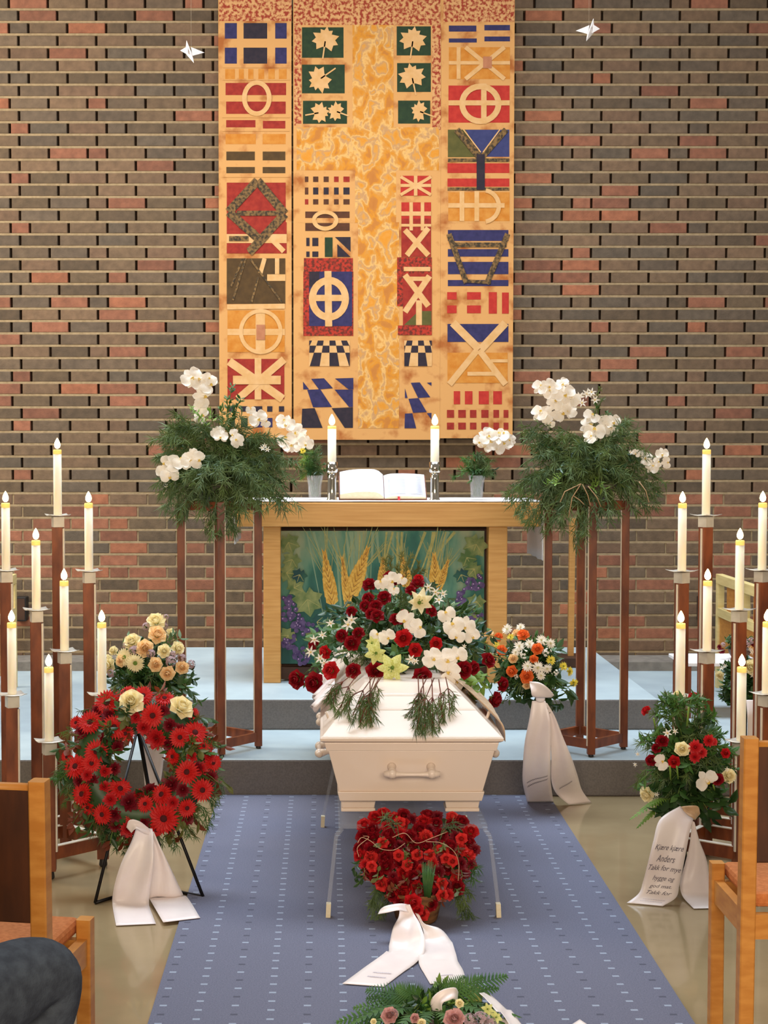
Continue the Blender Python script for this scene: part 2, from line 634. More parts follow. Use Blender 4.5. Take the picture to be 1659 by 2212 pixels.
mb = MB()
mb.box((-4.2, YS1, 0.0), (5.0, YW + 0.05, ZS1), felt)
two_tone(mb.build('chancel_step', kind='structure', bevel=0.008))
PXR = onz(1284, 1405, ZS2).x
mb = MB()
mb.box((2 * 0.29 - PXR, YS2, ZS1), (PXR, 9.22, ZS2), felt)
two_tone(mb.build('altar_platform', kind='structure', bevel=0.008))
sill = mat('grey_stone_ledge', C3(112, 104, 96), C3(130, 122, 112), rough=0.8, scale=20)
mb = MB()
mb.box((-4.2, 9.235, ZS1), (5.0, YW, ZS1 + 0.055), sill)
mb.build('baseboard_back', kind='structure')


# --- carpet runner with woven dashes
def runner_material():
    m = bpy.data.materials.new('blue_runner_weave')
    m.use_nodes = True
    nt = m.node_tree
    L = nt.links
    b = nt.nodes['Principled BSDF']
    b.inputs['Roughness'].default_value = 0.95
    tc = nt.nodes.new('ShaderNodeTexCoord')
    sp = nt.nodes.new('ShaderNodeSeparateXYZ')
    L.new(tc.outputs['Object'], sp.inputs[0])

    def mth(op, a, b_=None, c=None):
        n = nt.nodes.new('ShaderNodeMath')
        n.operation = op
        for i, q in enumerate((a, b_, c)):
            if q is None:
                continue
            if isinstance(q, (int, float)):
                n.inputs[i].default_value = q
            else:
                L.new(q, n.inputs[i])
        return n.outputs[0]

    px, py = 0.098, 0.066
    ux = mth('DIVIDE', sp.outputs[0], px)
    cx = mth('FLOOR', ux)
    fx = mth('FRACT', ux)
    par = mth('FLOORED_MODULO', cx, 2.0)
    off = mth('MULTIPLY', par, 0.5)
    uy = mth('ADD', mth('DIVIDE', sp.outputs[1], py), off)
    ry = mth('FLOORED_MODULO', mth('FLOOR', uy), 2.0)
    fy = mth('FRACT', uy)

    def dash(cxx, hw, cyy, hh):
        a = mth('LESS_THAN', mth('ABSOLUTE', mth('SUBTRACT', fx, cxx)), hw)
        c = mth('LESS_THAN', mth('ABSOLUTE', mth('SUBTRACT', fy, cyy)), hh)
        return mth('MULTIPLY', a, c)

    d1 = dash(0.5, 0.10, 0.5, 0.085)
    # odd columns: every second dash is dark
    dark = mth('MULTIPLY', mth('MULTIPLY', d1, par), ry)
    light = mth('SUBTRACT', d1, dark)
    nz = nt.nodes.new('ShaderNodeTexNoise')
    nz.inputs['Scale'].default_value = 260
    L.new(tc.outputs['Object'], nz.inputs[0])
    base = ramp_node(nt, [(0.3, C3(92, 94, 112)), (0.7, C3(112, 113, 132))])
    L.new(nz.outputs[0], base.inputs[0])
    mx = nt.nodes.new('ShaderNodeMix')
    mx.data_type = 'RGBA'
    L.new(light, mx.inputs[0])
    L.new(base.outputs[0], mx.inputs[6])
    mx.inputs[7].default_value = C3(150, 160, 178)
    m2 = nt.nodes.new('ShaderNodeMix')
    m2.data_type = 'RGBA'
    L.new(dark, m2.inputs[0])
    L.new(mx.outputs[2], m2.inputs[6])
    m2.inputs[7].default_value = C3(76, 78, 94)
    L.new(m2.outputs[2], b.inputs['Base Color'])
    bp = nt.nodes.new('ShaderNodeBump')
    bp.inputs['Strength'].default_value = 0.3
    bp.inputs['Distance'].default_value = 0.003
    L.new(nz.outputs[0], bp.inputs['Height'])
    L.new(bp.outputs[0], b.inputs['Normal'])
    return m


cxl = onz(464, 1740, 0.008).x
cxr = onz(1200, 1740, 0.008).x
mb = MB()
mb.box((cxl, -1.5, 0.0), (cxr, YS1 - 0.004, 0.008), runner_material())
o = mb.build('carpet_runner')
tag(o, 'blue-grey aisle carpet runner woven with rows of pale dashes', 'carpet')

# ================================================================ TAPESTRY
YT = 9.455
gold = mat('gold_batik_cloth', C3(190, 131, 70), C3(205, 157, 99), rough=0.8, scale=9, bump=0.15, bscale=90, detail=6)
goldbrown = mat('gold_cloth_brown_stains', C3(160, 91, 36), C3(202, 150, 90), rough=0.8, scale=7, detail=7, lo=0.34, hi=0.48)
TM = {
    'r': mat('cloth_red', C3(134, 30, 22), C3(154, 45, 30), rough=0.85, scale=30),
    'R': mat('cloth_bright_red', C3(165, 35, 28), C3(180, 48, 36), rough=0.85, scale=30),
    'n': mat('cloth_navy', C3(36, 34, 77), C3(49, 45, 90), rough=0.85, scale=30),
    'k': mat('cloth_black_blue', C3(33, 27, 41), C3(45, 35, 46), rough=0.85, scale=30),
    'b': mat('cloth_blue', C3(45, 51, 97), C3(55, 59, 106), rough=0.85, scale=30),
    'g': mat('cloth_dark_green', C3(24, 47, 27), C3(36, 57, 31), rough=0.85, scale=30),
    'o': mat('cloth_ochre', C3(187, 114, 30), C3(198, 135, 57), rough=0.85, scale=22),
    'd': mat('cloth_dark_olive', C3(69, 49, 22), C3(82, 59, 27), rough=0.85, scale=24),
    'w': mat('cloth_brown', C3(70, 39, 23), C3(87, 48, 28), rough=0.85, scale=24),
    'c': mat('cloth_cream', C3(203, 157, 99), C3(211, 169, 119), rough=0.85, scale=20),
    'v': mat('cloth_olive', C3(76, 74, 31), C3(89, 84, 38), rough=0.85, scale=24),
    's': mat('cloth_sooty_stripe', C3(55, 45, 31), C3(126, 96, 56), rough=0.85, scale=60, lo=0.4, hi=0.62),
    'm': mat('cloth_mauve', C3(165, 106, 74), C3(178, 119, 86), rough=0.85, scale=24),
    't': mat('cloth_red_mottled', C3(147, 51, 30), C3(202, 153, 101), rough=0.85, scale=50, detail=4, lo=0.42, hi=0.56),
    'T': mat('cloth_deep_red_mottled', C3(91, 35, 22), C3(173, 47, 30), rough=0.85, scale=60, detail=3, lo=0.4, hi=0.6),
}


def cross_cloth():
    m = bpy.data.materials.new('cross_batik_cloth')
    m.use_nodes = True
    nt = m.node_tree
    b = nt.nodes['Principled BSDF']
    b.inputs['Roughness'].default_value = 0.85
    tc = nt.nodes.new('ShaderNodeTexCoord')
    mp = nt.nodes.new('ShaderNodeMapping')
    mp.inputs['Scale'].default_value = (1, 1, 0.8)
    nz = nt.nodes.new('ShaderNodeTexNoise')
    nz.inputs['Scale'].default_value = 12
    nz.inputs['Detail'].default_value = 5
    nz.inputs['Distortion'].default_value = 0.35
    nt.links.new(tc.outputs['Object'], mp.inputs[0])
    nt.links.new(mp.outputs[0], nz.inputs[0])
    r = ramp_node(nt, [(0.0, C3(163, 92, 33)), (0.38, C3(182, 117, 47)), (0.43, C3(201, 132, 28)), (0.48, C3(195, 138, 65)),
                       (0.52, C3(215, 170, 101)), (0.57, C3(178, 136, 94)), (0.61, C3(203, 144, 62)), (0.68, C3(205, 134, 30)), (1.0, C3(213, 168, 101))])
    nt.links.new(nz.outputs[0], r.inputs[0])
    nt.links.new(r.outputs[0], b.inputs['Base Color'])
    return m


TM['x'] = cross_cloth()
TM['e'] = goldbrown
TX0, TX1 = 471, 1111


def tz(zx, zy, part, lay):
    """tapestry crop coordinates -> point on the cloth"""
    px = 440 + zx / 2.37
    py = (0 if part == 1 else 480) + zy / 2.37
    p = at(px, py, YT)
    p.y = YT - 0.0008 * lay
    return p


class Tap:
    def __init__(self):
        self.mb = MB()
        self.lay = 1
        self.n = 0

    def poly(self, part, pts, c, lay=None):
        lay = (lay or self.lay) + self.n * 0.012
        self.n += 1
        vs = [tz(x, y, part, lay) for x, y in pts]
        # face towards the camera (-y)
        a = sum((vs[i].x * vs[(i + 1) % len(vs)].z - vs[(i + 1) % len(vs)].x * vs[i].z) for i in range(len(vs)))
        if a < 0:
            vs.reverse()
        self.mb.add(vs, [tuple(range(len(vs)))], TM[c])

    def R(self, part, x0, y0, x1, y1, c, lay=None):
        self.poly(part, [(x0, y0), (x1, y0), (x1, y1), (x0, y1)], c, lay)

    def bar(self, part, x0, y0, x1, y1, w, c='c', lay=3):
        d = sqrt((x1 - x0) ** 2 + (y1 - y0) ** 2)
        nx, ny = -(y1 - y0) / d * w / 2, (x1 - x0) / d * w / 2
        self.poly(part, [(x0 + nx, y0 + ny), (x1 + nx, y1 + ny), (x1 - nx, y1 - ny), (x0 - nx, y0 - ny)], c, lay)

    def ring(self, part, cx, cy, rx, ry, w, c='c', lay=4, n=28, a0=0, a1=360):
        vs, fs = [], []
        lay += self.n * 0.012
        self.n += 1
        for i in range(n + 1):
            a = radians(a0 + (a1 - a0) * i / n)
            for q in (1, 0):
                vs.append(tz(cx + (rx - w * (1 - q)) * cos(a), cy + (ry - w * (1 - q)) * sin(a), part, lay))
        for i in range(n):
            fs.append((2 * i, 2 * i + 1, 2 * i + 3, 2 * i + 2))
        self.mb.add(vs, fs, TM[c])

    def leaf(self, part, cx, cy, r, rot=0, sx=1.0, c='c'):
        shape = [(0, 1.0), (12, .72), (28, .86), (36, .62), (62, .98), (76, .66), (98, .88), (110, .6), (140, .78), (160, .42),
                 (180, .36), (200, .42), (220, .78), (250, .6), (262, .88), (284, .66), (298, .98), (324, .62), (332, .86), (348, .72)]
        self.n += 1
        vs = [tz(cx, cy, part, 3 + self.n * 0.012)]
        for a, q in shape:
            t = radians(a + rot)
            vs.append(tz(cx + r * q * sin(t) * sx, cy - r * q * cos(t), part, 3 + self.n * 0.012))
        n = len(shape)
        self.mb.add(vs, [(0, 1 + i, 1 + (i + 1) % n) for i in range(n)], TM[c])
        t = radians(180 + rot)
        self.bar(part, cx, cy, cx + r * 1.15 * sin(t), cy - r * 1.15 * cos(t), 7)


tap = thing('tapestry', 'tall gold church tapestry with a pale cross and coloured patches hanging on the brick wall', 'tapestry', (0.25, YT, 1.5))


def panel(zx0, zx1, fn, ends):
    t = Tap()
    p0, p1 = tz(zx0, -60, 1, 0), tz(zx1, ends, 2, 0)
    t.mb.box((p0.x, YT, p1.z), (p1.x - 0.006, YT + 0.022, p0.z), goldbrown)
    t.R(1, zx0 + 22, -60, zx1 - 18, 1140, 'e', 0.6)
    fn(t)
    return t.mb.build('tapestry_panel', tap)


def left_panel(t):
    R, B = t.R, t.bar
    R(1, 80, -60, 450, 108, 't')
    for x0, x1, c in ((108, 170, 'n'), (204, 325, 'k'), (366, 425, 'n')):
        R(1, x0, 118, x1, 198, c)
        R(1, x0, 244, x1, 326, c)
    for x0, x1 in ((110, 160), (180, 206), (228, 255), (280, 310), (331, 364), (385, 425)):
        R(1, x0, 353, x1, 408, 'o')
    R(1, 112, 425, 422, 487, 'r')
    R(1, 115, 520, 420, 583, 'r')
    t.ring(1, 272, 503, 76, 92, 24)
    R(1, 115, 615, 265, 652, 'r'); R(1, 303, 619, 418, 658, 'r')
    R(1, 112, 686, 267, 738, 'o'); R(1, 302, 686, 420, 738, 'o')
    for x0, x1 in ((116, 262), (302, 418)):
        R(1, x0, 776, x1, 821, 'd'); R(1, x0, 855, x1, 887, 'd')
    R(1, 118, 935, 420, 1190, 'r'); R(2, 118, 0, 425, 160, 'r')
    B(2, 118, 84, 425, 84, 46, 'c', 2)
    # dark lozenge of painted strips
    for a, b in (((275, 925), (415, 1095)), ((415, 1095), (235, 1290)), ((275, 925), (128, 1085)), ((128, 1085), (300, 1240))):
        B(1, a[0], a[1], b[0], b[1], 44, 's', 4)
    B(1, 170, 1092, 400, 1092, 26, 's', 4)
    B(2, 320, 60, 410, 150, 26, 'c', 3); B(2, 190, 10, 260, 60, 40, 's', 5); B(2, 130, 84, 230, 84, 26, 's', 5)
    B(2, 235, 160, 330, 60, 34, 's', 5)
    R(2, 118, 185, 418, 418, 'd')
    B(2, 312, 185, 290, 262, 22); B(2, 376, 185, 376, 266, 22); B(2, 325, 284, 418, 284, 34)
    for a in ((215, 185, 150, 400), (240, 190, 400, 410), (280, 280, 245, 410), (200, 190, 140, 330)):
        B(2, *a, 10, 's', 4)
    B(2, 120, 434, 415, 430, 26)
    R(2, 122, 452, 415, 665, 'o')
    B(2, 122, 562, 415, 562, 32, 'c', 2); B(2, 290, 452, 290, 665, 48, 'c', 2)
    t.ring(2, 292, 560, 112, 116, 20)
    R(2, 270, 525, 314, 602, 'm', 5)
    R(2, 122, 700, 413, 906, 'r')
    B(2, 278, 695, 278, 908, 34); B(2, 130, 712, 405, 905, 42); B(2, 412, 702, 175, 905, 38, 'c', 4); B(2, 150, 808, 395, 808, 44, 'c', 5)
    for x0, x1 in ((130, 160), (190, 225), (255, 300), (325, 352), (385, 412)):
        R(2, x0, 942, x1, 970, 'k')
        R(2, x0, 1002, x1, 1050, 'g' if x0 < 230 else 'n')
    for y in (345, 408, 600, 670, 905):
        B(1, 95, y, 440, y, 5, 'e', 2)


def right_panel(t):
    R, B = t.R, t.bar
    R(1, 1228, -60, 1590, 112, 't')
    R(1, 1255, 131, 1396, 162, 'n'); R(1, 1437, 128, 1568, 156, 'n')
    R(1, 1255, 197, 1398, 218, 'n'); R(1, 1437, 187, 1568, 212, 'n')
    R(1, 1255, 242, 1568, 405, 'o')
    B(1, 1305, 242, 1305, 405, 20); B(1, 1340, 242, 1540, 405, 22); B(1, 1540, 242, 1340, 405, 22); B(1, 1255, 322, 1568, 322, 18)
    R(1, 1430, 290, 1475, 350, 'm', 4)
    R(1, 1253, 438, 1566, 628, 'R')
    t.ring(1, 1416, 532, 108, 104, 30)
    B(1, 1434, 428, 1434, 635, 28); B(1, 1253, 527, 1566, 527, 26)
    t.poly(1, [(1250, 664), (1340, 664), (1400, 780), (1400, 805), (1250, 805)], 'v')
    t.poly(1, [(1340, 664), (1565, 664), (1565, 803), (1440, 803), (1400, 770)], 'b')
    B(1, 1295, 664, 1418, 812, 34, 's', 4); B(1, 1548, 664, 1418, 812, 30, 's', 4); B(1, 1330, 664, 1418, 780, 6, 'c', 5); B(1, 1516, 664, 1430, 780, 6, 'c', 5)
    B(1, 1418, 790, 1418, 972, 42, 'k', 5)
    B(1, 1250, 820, 1565, 820, 18, 's', 3)
    R(1, 1248, 836, 1565, 886, 'R'); R(1, 1248, 914, 1565, 956, 'R'); B(1, 1248, 968, 1565, 968, 16, 's', 2)
    R(1, 1252, 984, 1566, 1132, 'o')
    B(1, 1322, 978, 1322, 1132, 24); B(1, 1398, 978, 1398, 1132, 24); B(1, 1252, 1052, 1540, 1052, 24)
    t.ring(1, 1430, 1055, 92, 92, 22, n=12, a0=-80, a1=80)
    for y0, y1 in ((40, 96), (138, 176), (203, 266), (296, 327)):
        R(2, 1250, y0, 1560, y1, 'n')
    B(2, 1262, 116, 1550, 116, 24, 's', 4); B(2, 1255, 60, 1345, 312, 28, 's', 5); B(2, 1556, 60, 1448, 316, 28, 's', 5); B(2, 1330, 300, 1470, 310, 16, 's', 5)
    for x0, x1 in ((1246, 1295), (1348, 1419)):
        R(2, x0, 358, x1, 396, 'R'); R(2, x0, 426, x1, 466, 'R')
    R(2, 1459, 358, 1501, 468, 'R'); R(2, 1527, 360, 1562, 468, 'R')
    R(2, 1248, 521, 1560, 613, 'n')
    B(2, 1275, 515, 1410, 650, 40); B(2, 1545, 515, 1420, 650, 40)
    R(2, 1248, 668, 1556, 823, 'o')
    B(2, 1400, 655, 1258, 830, 32); B(2, 1410, 655, 1545, 830, 32); B(2, 1350, 776, 1500, 776, 20); B(2, 1470, 710, 1556, 710, 16)
    for x0, x1 in ((1280, 1313), (1337, 1376), (1408, 1460), (1482, 1527)):
        R(2, x0, 865, x1, 932, 'R')
    for x0, x1 in ((1245, 1282), (1303, 1342), (1363, 1396), (1421, 1458), (1483, 1512), (1535, 1560)):
        R(2, x0, 961, x1, 1001, 'r'); R(2, x0, 1026, x1, 1061, 'r')


def middle_panel(t):
    R, B = t.R, t.bar
    R(1, 462, -60, 1212, 128, 't')
    R(1, 464, 128, 500, 642, 't'); R(1, 1170, 128, 1214, 664, 't')
    for (x0, y0, x1, y1) in ((503, 140, 716, 296), (503, 331, 722, 478), (508, 516, 734, 634), (988, 135, 1163, 284), (990, 323, 1163, 471), (995, 515, 1160, 633)):
        R(1, x0, y0, x1, y1, 'g')
    t.leaf(1, 622, 212, 78, 8); t.leaf(1, 600, 402, 80, 235, 0.9); t.leaf(1, 588, 578, 60, 80, 1.0); t.leaf(1, 682, 572, 56, -70, 0.9)
    t.leaf(1, 1070, 212, 78, 8); t.leaf(1, 1068, 400, 78, -12); t.leaf(1, 1108, 572, 62, -70, 0.8)
    R(1, 762, 128, 972, 655, 'x'); R(1, 476, 652, 1204, 872, 'x'); R(1, 775, 872, 985, 1140, 'x'); R(2, 790, 0, 1000, 1055, 'x')
    for x0, x1 in ((518, 536), (560, 587), (614, 640), (667, 691), (715, 747)):
        R(1, x0, 904, x1, 932, 'r' if x0 > 650 else 'w')
        R(1, x0, 960, x1, 996, 'k' if x0 > 550 else 'w')
        R(1, x0, 1020, x1, 1047, 'r' if x0 < 550 else 'w')
    R(1, 520, 1083, 747, 1116, 'w'); R(1, 520, 1142, 747, 1182, 'w'); t.ring(1, 622, 1128, 68, 52, 20)
    R(2, 522, 5, 747, 42, 'w')
    t.ring(2, 622, -8, 62, 52, 18, n=14, a0=0, a1=180)
    for x0, x1 in ((525, 542), (556, 587)):
        R(2, x0, 80, x1, 122, 'k'); R(2, x0, 150, x1, 178, 'k')
    R(2, 620, 78, 660, 178, 'g')
    t.poly(2, [(672, 76), (752, 76), (752, 152)], 'k'); t.poly(2, [(684, 112), (752, 178), (684, 178)], 'k')
    R(2, 513, 184, 764, 252, 'T'); R(2, 510, 252, 766, 582, 'T')
    R(2, 540, 253, 760, 532, 'n', 2)
    R(2, 540, 253, 592, 330, 'k', 2.4)
    B(2, 636, 250, 640, 534, 36, 'c', 4); B(2, 548, 388, 738, 388, 32, 'c', 4); t.ring(2, 641, 392, 103, 112, 36)
    # small checkered floor, black
    for s, x_, w_ in ((1, 540, 208), (2, 1027, 141)):
        R(2, x_, 606, x_ + w_, 737, 'c', 2)
        n = 7 if s == 1 else 5
        ys = [606, 632, 668, 737]
        k0 = [1.0, 1.14, 1.34, 1.7]
        cx = x_ + w_ * 0.5
        for r_ in range(3):
            for i in range(-n, n):
                if (i + r_) % 2:
                    continue
                q = []
                cw = w_ / n
                for yy, kk in ((ys[r_], k0[r_]), (ys[r_ + 1], k0[r_ + 1])):
                    q.append([max(x_, min(x_ + w_, cx + (i + d_) * cw * kk)) for d_ in (0, 1)] + [yy])
                if q[1][1] - q[1][0] < 2 and q[0][1] - q[0][0] < 2:
                    continue
                t.poly(2, [(q[0][0], q[0][2]), (q[0][1] + 0.01, q[0][2]), (q[1][1] + 0.01, q[1][2]), (q[1][0], q[1][2])], 'k', 3)
    for P in ([(550, 802), (616, 799), (662, 850), (590, 856)], [(672, 800), (766, 797), (766, 856), (742, 856)],
              [(530, 858), (597, 855), (657, 946), (560, 948)], [(670, 857), (764, 857), (764, 946), (744, 946)],
              [(504, 955), (568, 952), (609, 1053), (500, 1053)], [(655, 952), (764, 947), (764, 1053), (722, 1053)], [(508, 816), (540, 856), (510, 856)]):
        t.poly(2, P, 'n' if P[0][1] < 940 else 'k')
    # right column
    R(1, 1008, 900, 1164, 1002, 'R')
    B(1, 1008, 905, 1164, 998, 16); B(1, 1164, 905, 1008, 998, 16); B(1, 1085, 900, 1085, 1002, 18); B(1, 1008, 950, 1164, 950, 16)
    R(1, 1012, 1036, 1164, 1152, 'R')
    B(1, 1062, 1036, 1062, 1180, 18); B(1, 1120, 1036, 1120, 1180, 18); B(1, 1012, 1094, 1164, 1094, 22)
    R(2, 1012, -18, 1164, 178, 'r')
    B(2, 1012, 16, 1164, 16, 14); B(2, 1030, 40, 1150, 170, 28); B(2, 1150, 30, 1040, 170, 28)
    R(2, 990, 180, 1168, 430, 'T'); R(2, 1020, 262, 1168, 530, 'r', 2)
    B(2, 1024, 240, 1160, 240, 22); B(2, 1030, 270, 1150, 430, 30); B(2, 1156, 275, 1030, 460, 30); B(2, 1050, 290, 1160, 290, 22)
    t.poly(2, [(1100, 455), (1166, 455), (1166, 527), (1025, 527)], 'v', 2.5)
    B(2, 1102, 400, 1102, 527, 30); R(2, 994, 529, 1168, 578, 'T', 2)
    for P in ([(1060, 822), (1106, 820), (1160, 896), (1098, 900)], [(1030, 850), (1044, 900), (1030, 900)], [(1048, 904), (1100, 900), (1142, 972), (1072, 976)],
              [(1142, 822), (1166, 820), (1166, 838)], [(1030, 980), (1068, 978), (1088, 1055), (1028, 1055)], [(1142, 978), (1166, 976), (1166, 1010)]):
        t.poly(2, P, 'n')


panel(74, 456, left_panel, 1110)
panel(458, 1214, middle_panel, 1114)
panel(1217, 1586, right_panel, 1106)
# ================================================================ FLOWERS AND FOLIAGE
def petal(mb, mt, L, Wd, az, e0, e1, r0=0.0, z0=0.0, cup=0.0, tip=1.0, nu=5, nv=3, wmax=0.55, curl=0.0, Cn=(0, 0, 0)):
    """a petal leaving the axis: elevation e0 at the base to e1 at the tip (degrees); tip 0 = pointed, 1 = round"""
    rows = []
    x, z = r0, z0
    for i in range(nu + 1):
        t = i / nu
        if i:
            e = radians(e0 + (e1 - e0) * (t - 0.5 / nu))
            x += L / nu * cos(e)
            z += L / nu * sin(e)
        if t <= wmax:
            w = 0.25 + 0.75 * sin(t / wmax * pi / 2)
        else:
            q = (t - wmax) / (1 - wmax)
            w = tip * sqrt(max(0, 1 - q * q)) + (1 - tip) * (1 - q)
        w *= Wd / 2
        e = radians(e0 + (e1 - e0) * t)
        row = []
        for k in range(nv + 1):
            s = -1 + 2 * k / nv
            y = s * w
            h = cup * s * s * w + curl * sin(s * 3 + t * 4) * w
            px, pz = x - sin(e) * h, z + cos(e) * h
            a = radians(az)
            row.append(Vector((px * cos(a) - y * sin(a) + Cn[0], px * sin(a) + y * cos(a) + Cn[1], pz + Cn[2])))
        rows.append(row)
    mb.grid(rows, mt)


def me_rose(name, mt, seed=0, open_=1.0):
    """unit rose: about 1 across, opening along +z"""
    r = random.Random(seed)
    mb = MB()
    for ring, (n, L, Wd, e0, e1, r0, z0) in enumerate((
            (3, 0.34, 0.34, 84, 112, 0.05, 0.12), (4, 0.40, 0.40, 80, 98, 0.10, 0.08), (5, 0.46, 0.48, 66, 84, 0.13, 0.02),
            (6, 0.50, 0.52, 46, 40 * open_ + 10, 0.14, -0.04), (6, 0.50, 0.54, 30, 2, 0.14, -0.10))):
        a0 = r.uniform(0, 360)
        for i in range(n):
            petal(mb, mt, L * r.uniform(0.92, 1.08), Wd, a0 + 360 / n * i + r.uniform(-8, 8), e0 + r.uniform(-5, 5), e1 + r.uniform(-8, 8),
                  r0, z0, cup=0.55, tip=0.95, nu=4, nv=4, wmax=0.7)
    mb.lathe((0, 0, 0), [(0.03, -0.3), (0.11, -0.2), (0.14, -0.06)], M['stem'], n=8)
    return mb.mesh(name)


def me_gerbera(name, mt, ctr, seed=0):
    r = random.Random(seed)
    mb = MB()
    for ring, (n, L, e0, e1, z0) in enumerate(((24, 0.46, 12, -6, 0.0), (20, 0.40, 20, 2, 0.03), (16, 0.22, 40, 20, 0.05))):
        for i in range(n):
            petal(mb, mt, L * r.uniform(0.93, 1.05), 0.105 if ring < 2 else 0.06, 360 / n * (i + ring * 0.37) + r.uniform(-3, 3), e0 + r.uniform(-4, 4), e1 + r.uniform(-7, 7),
                  0.07, z0, cup=0.5, tip=0.8, nu=3, nv=2, wmax=0.6)
    mb.ball((0, 0, 0.06), 0.13, ctr, n=14, m=6, s=(1, 1, 0.5))
    mb.lathe((0, 0, 0), [(0.03, -0.25), (0.1, -0.05), (0.1, 0.02)], M['stem'], n=8)
    return mb.mesh(name)


def me_orchid(name, mt, lip, seed=0):
    r = random.Random(seed)
    mb = MB()
    for az in (90, 214, 326):
        petal(mb, mt, 0.50, 0.34, az, 8, -8, 0.0, -0.02, cup=0.15, tip=0.85, nu=5, nv=4, wmax=0.5, curl=0.08)
    for az in (8, 172):
        petal(mb, mt, 0.52, 0.62, az, 16, -10, 0.0, 0.03, cup=0.25, tip=1.0, nu=6, nv=5, wmax=0.6, curl=0.1)
    petal(mb, lip, 0.22, 0.16, 270, 40, -10, 0.0, 0.05, cup=0.8, tip=0.4, nu=4, nv=4)
    petal(mb, mt, 0.14, 0.14, 230, 50, 60, 0.0, 0.05, cup=0.8, nu=3, nv=3)
    petal(mb, mt, 0.14, 0.14, 310, 50, 60, 0.0, 0.05, cup=0.8, nu=3, nv=3)
    mb.ball((0, 0, 0.08), 0.05, mt, n=8, m=5)
    return mb.mesh(name)


def me_star(name, mt, ctr, n=6, L=0.55, Wd=0.24, e0=45, e1=-5, tip=0.15, seed=0, buds=True):
    r = random.Random(seed)
    mb = MB()
    for i in range(n):
        petal(mb, mt, L * r.uniform(0.9, 1.1), Wd * r.uniform(0.9, 1.15), 360 / n * i + r.uniform(-8, 8), e0 + r.uniform(-8, 8), e1 + r.uniform(-10, 10),
              0.03, 0.0 if i % 2 else 0.02, cup=0.35, tip=tip, nu=5, nv=3, wmax=0.42)
    mb.ball((0, 0, 0.08), 0.07, ctr, n=8, m=5)
    if buds:
        for i in range(5):
            a = i * 1.25
            mb.tube([(0, 0, 0.03), (0.06 * cos(a), 0.06 * sin(a), 0.22), (0.1 * cos(a), 0.1 * sin(a), 0.3)], [0.008, 0.008, 0.018], ctr, n=5)
    mb.lathe((0, 0, 0), [(0.02, -0.3), (0.05, -0.1), (0.05, 0.0)], M['stem'], n=6)
    return mb.mesh(name)


def me_pom(name, mt, ctr, seed=0, rings=4, n0=18, wd=0.10):
    """chrysanthemum or carnation head"""
    r = random.Random(seed)
    mb = MB()
    for k in range(rings):
        n = n0 - 3 * k
        for i in range(n):
            petal(mb, mt, 0.46 - 0.07 * k + r.uniform(-0.04, 0.04), wd * r.uniform(0.9, 1.3), 360 / n * i + r.uniform(-12, 12), 22 + 20 * k, 4 + 22 * k + r.uniform(-12, 12),
                  0.03, 0.02 * k, cup=0.5, tip=0.7, nu=3, nv=2, wmax=0.6, curl=0.25)
    mb.ball((0, 0, 0.12), 0.08, ctr, n=8, m=5)
    mb.lathe((0, 0, 0), [(0.02, -0.25), (0.08, -0.12), (0.12, 0.0)], M['stem'], n=8)
    return mb.mesh(name)


def me_cluster(name, mt, seed=0, n=22):
    """ball of small florets"""
    r = random.Random(seed)
    mb = MB()
    for i in range(n):
        v = Vector((r.gauss(0, 1), r.gauss(0, 1), abs(r.gauss(0, 1)))).normalized() * 0.38
        for k in range(5):
            a = radians(72 * k + 20)
            nx = v.normalized()
            q = nx.to_track_quat('Z', 'Y')
            d = q @ Vector((cos(a), sin(a), 0.2))
            s = q @ Vector((-sin(a), cos(a), 0))
            mb.add([v, v + d * 0.08 + s * 0.05, v + d * 0.14, v + d * 0.08 - s * 0.05], [(0, 1, 2, 3)], mt)
        mb.tube([(0, 0, -0.25), v * 0.95], 0.008, M['stem'], n=3)
    return mb.mesh(name)


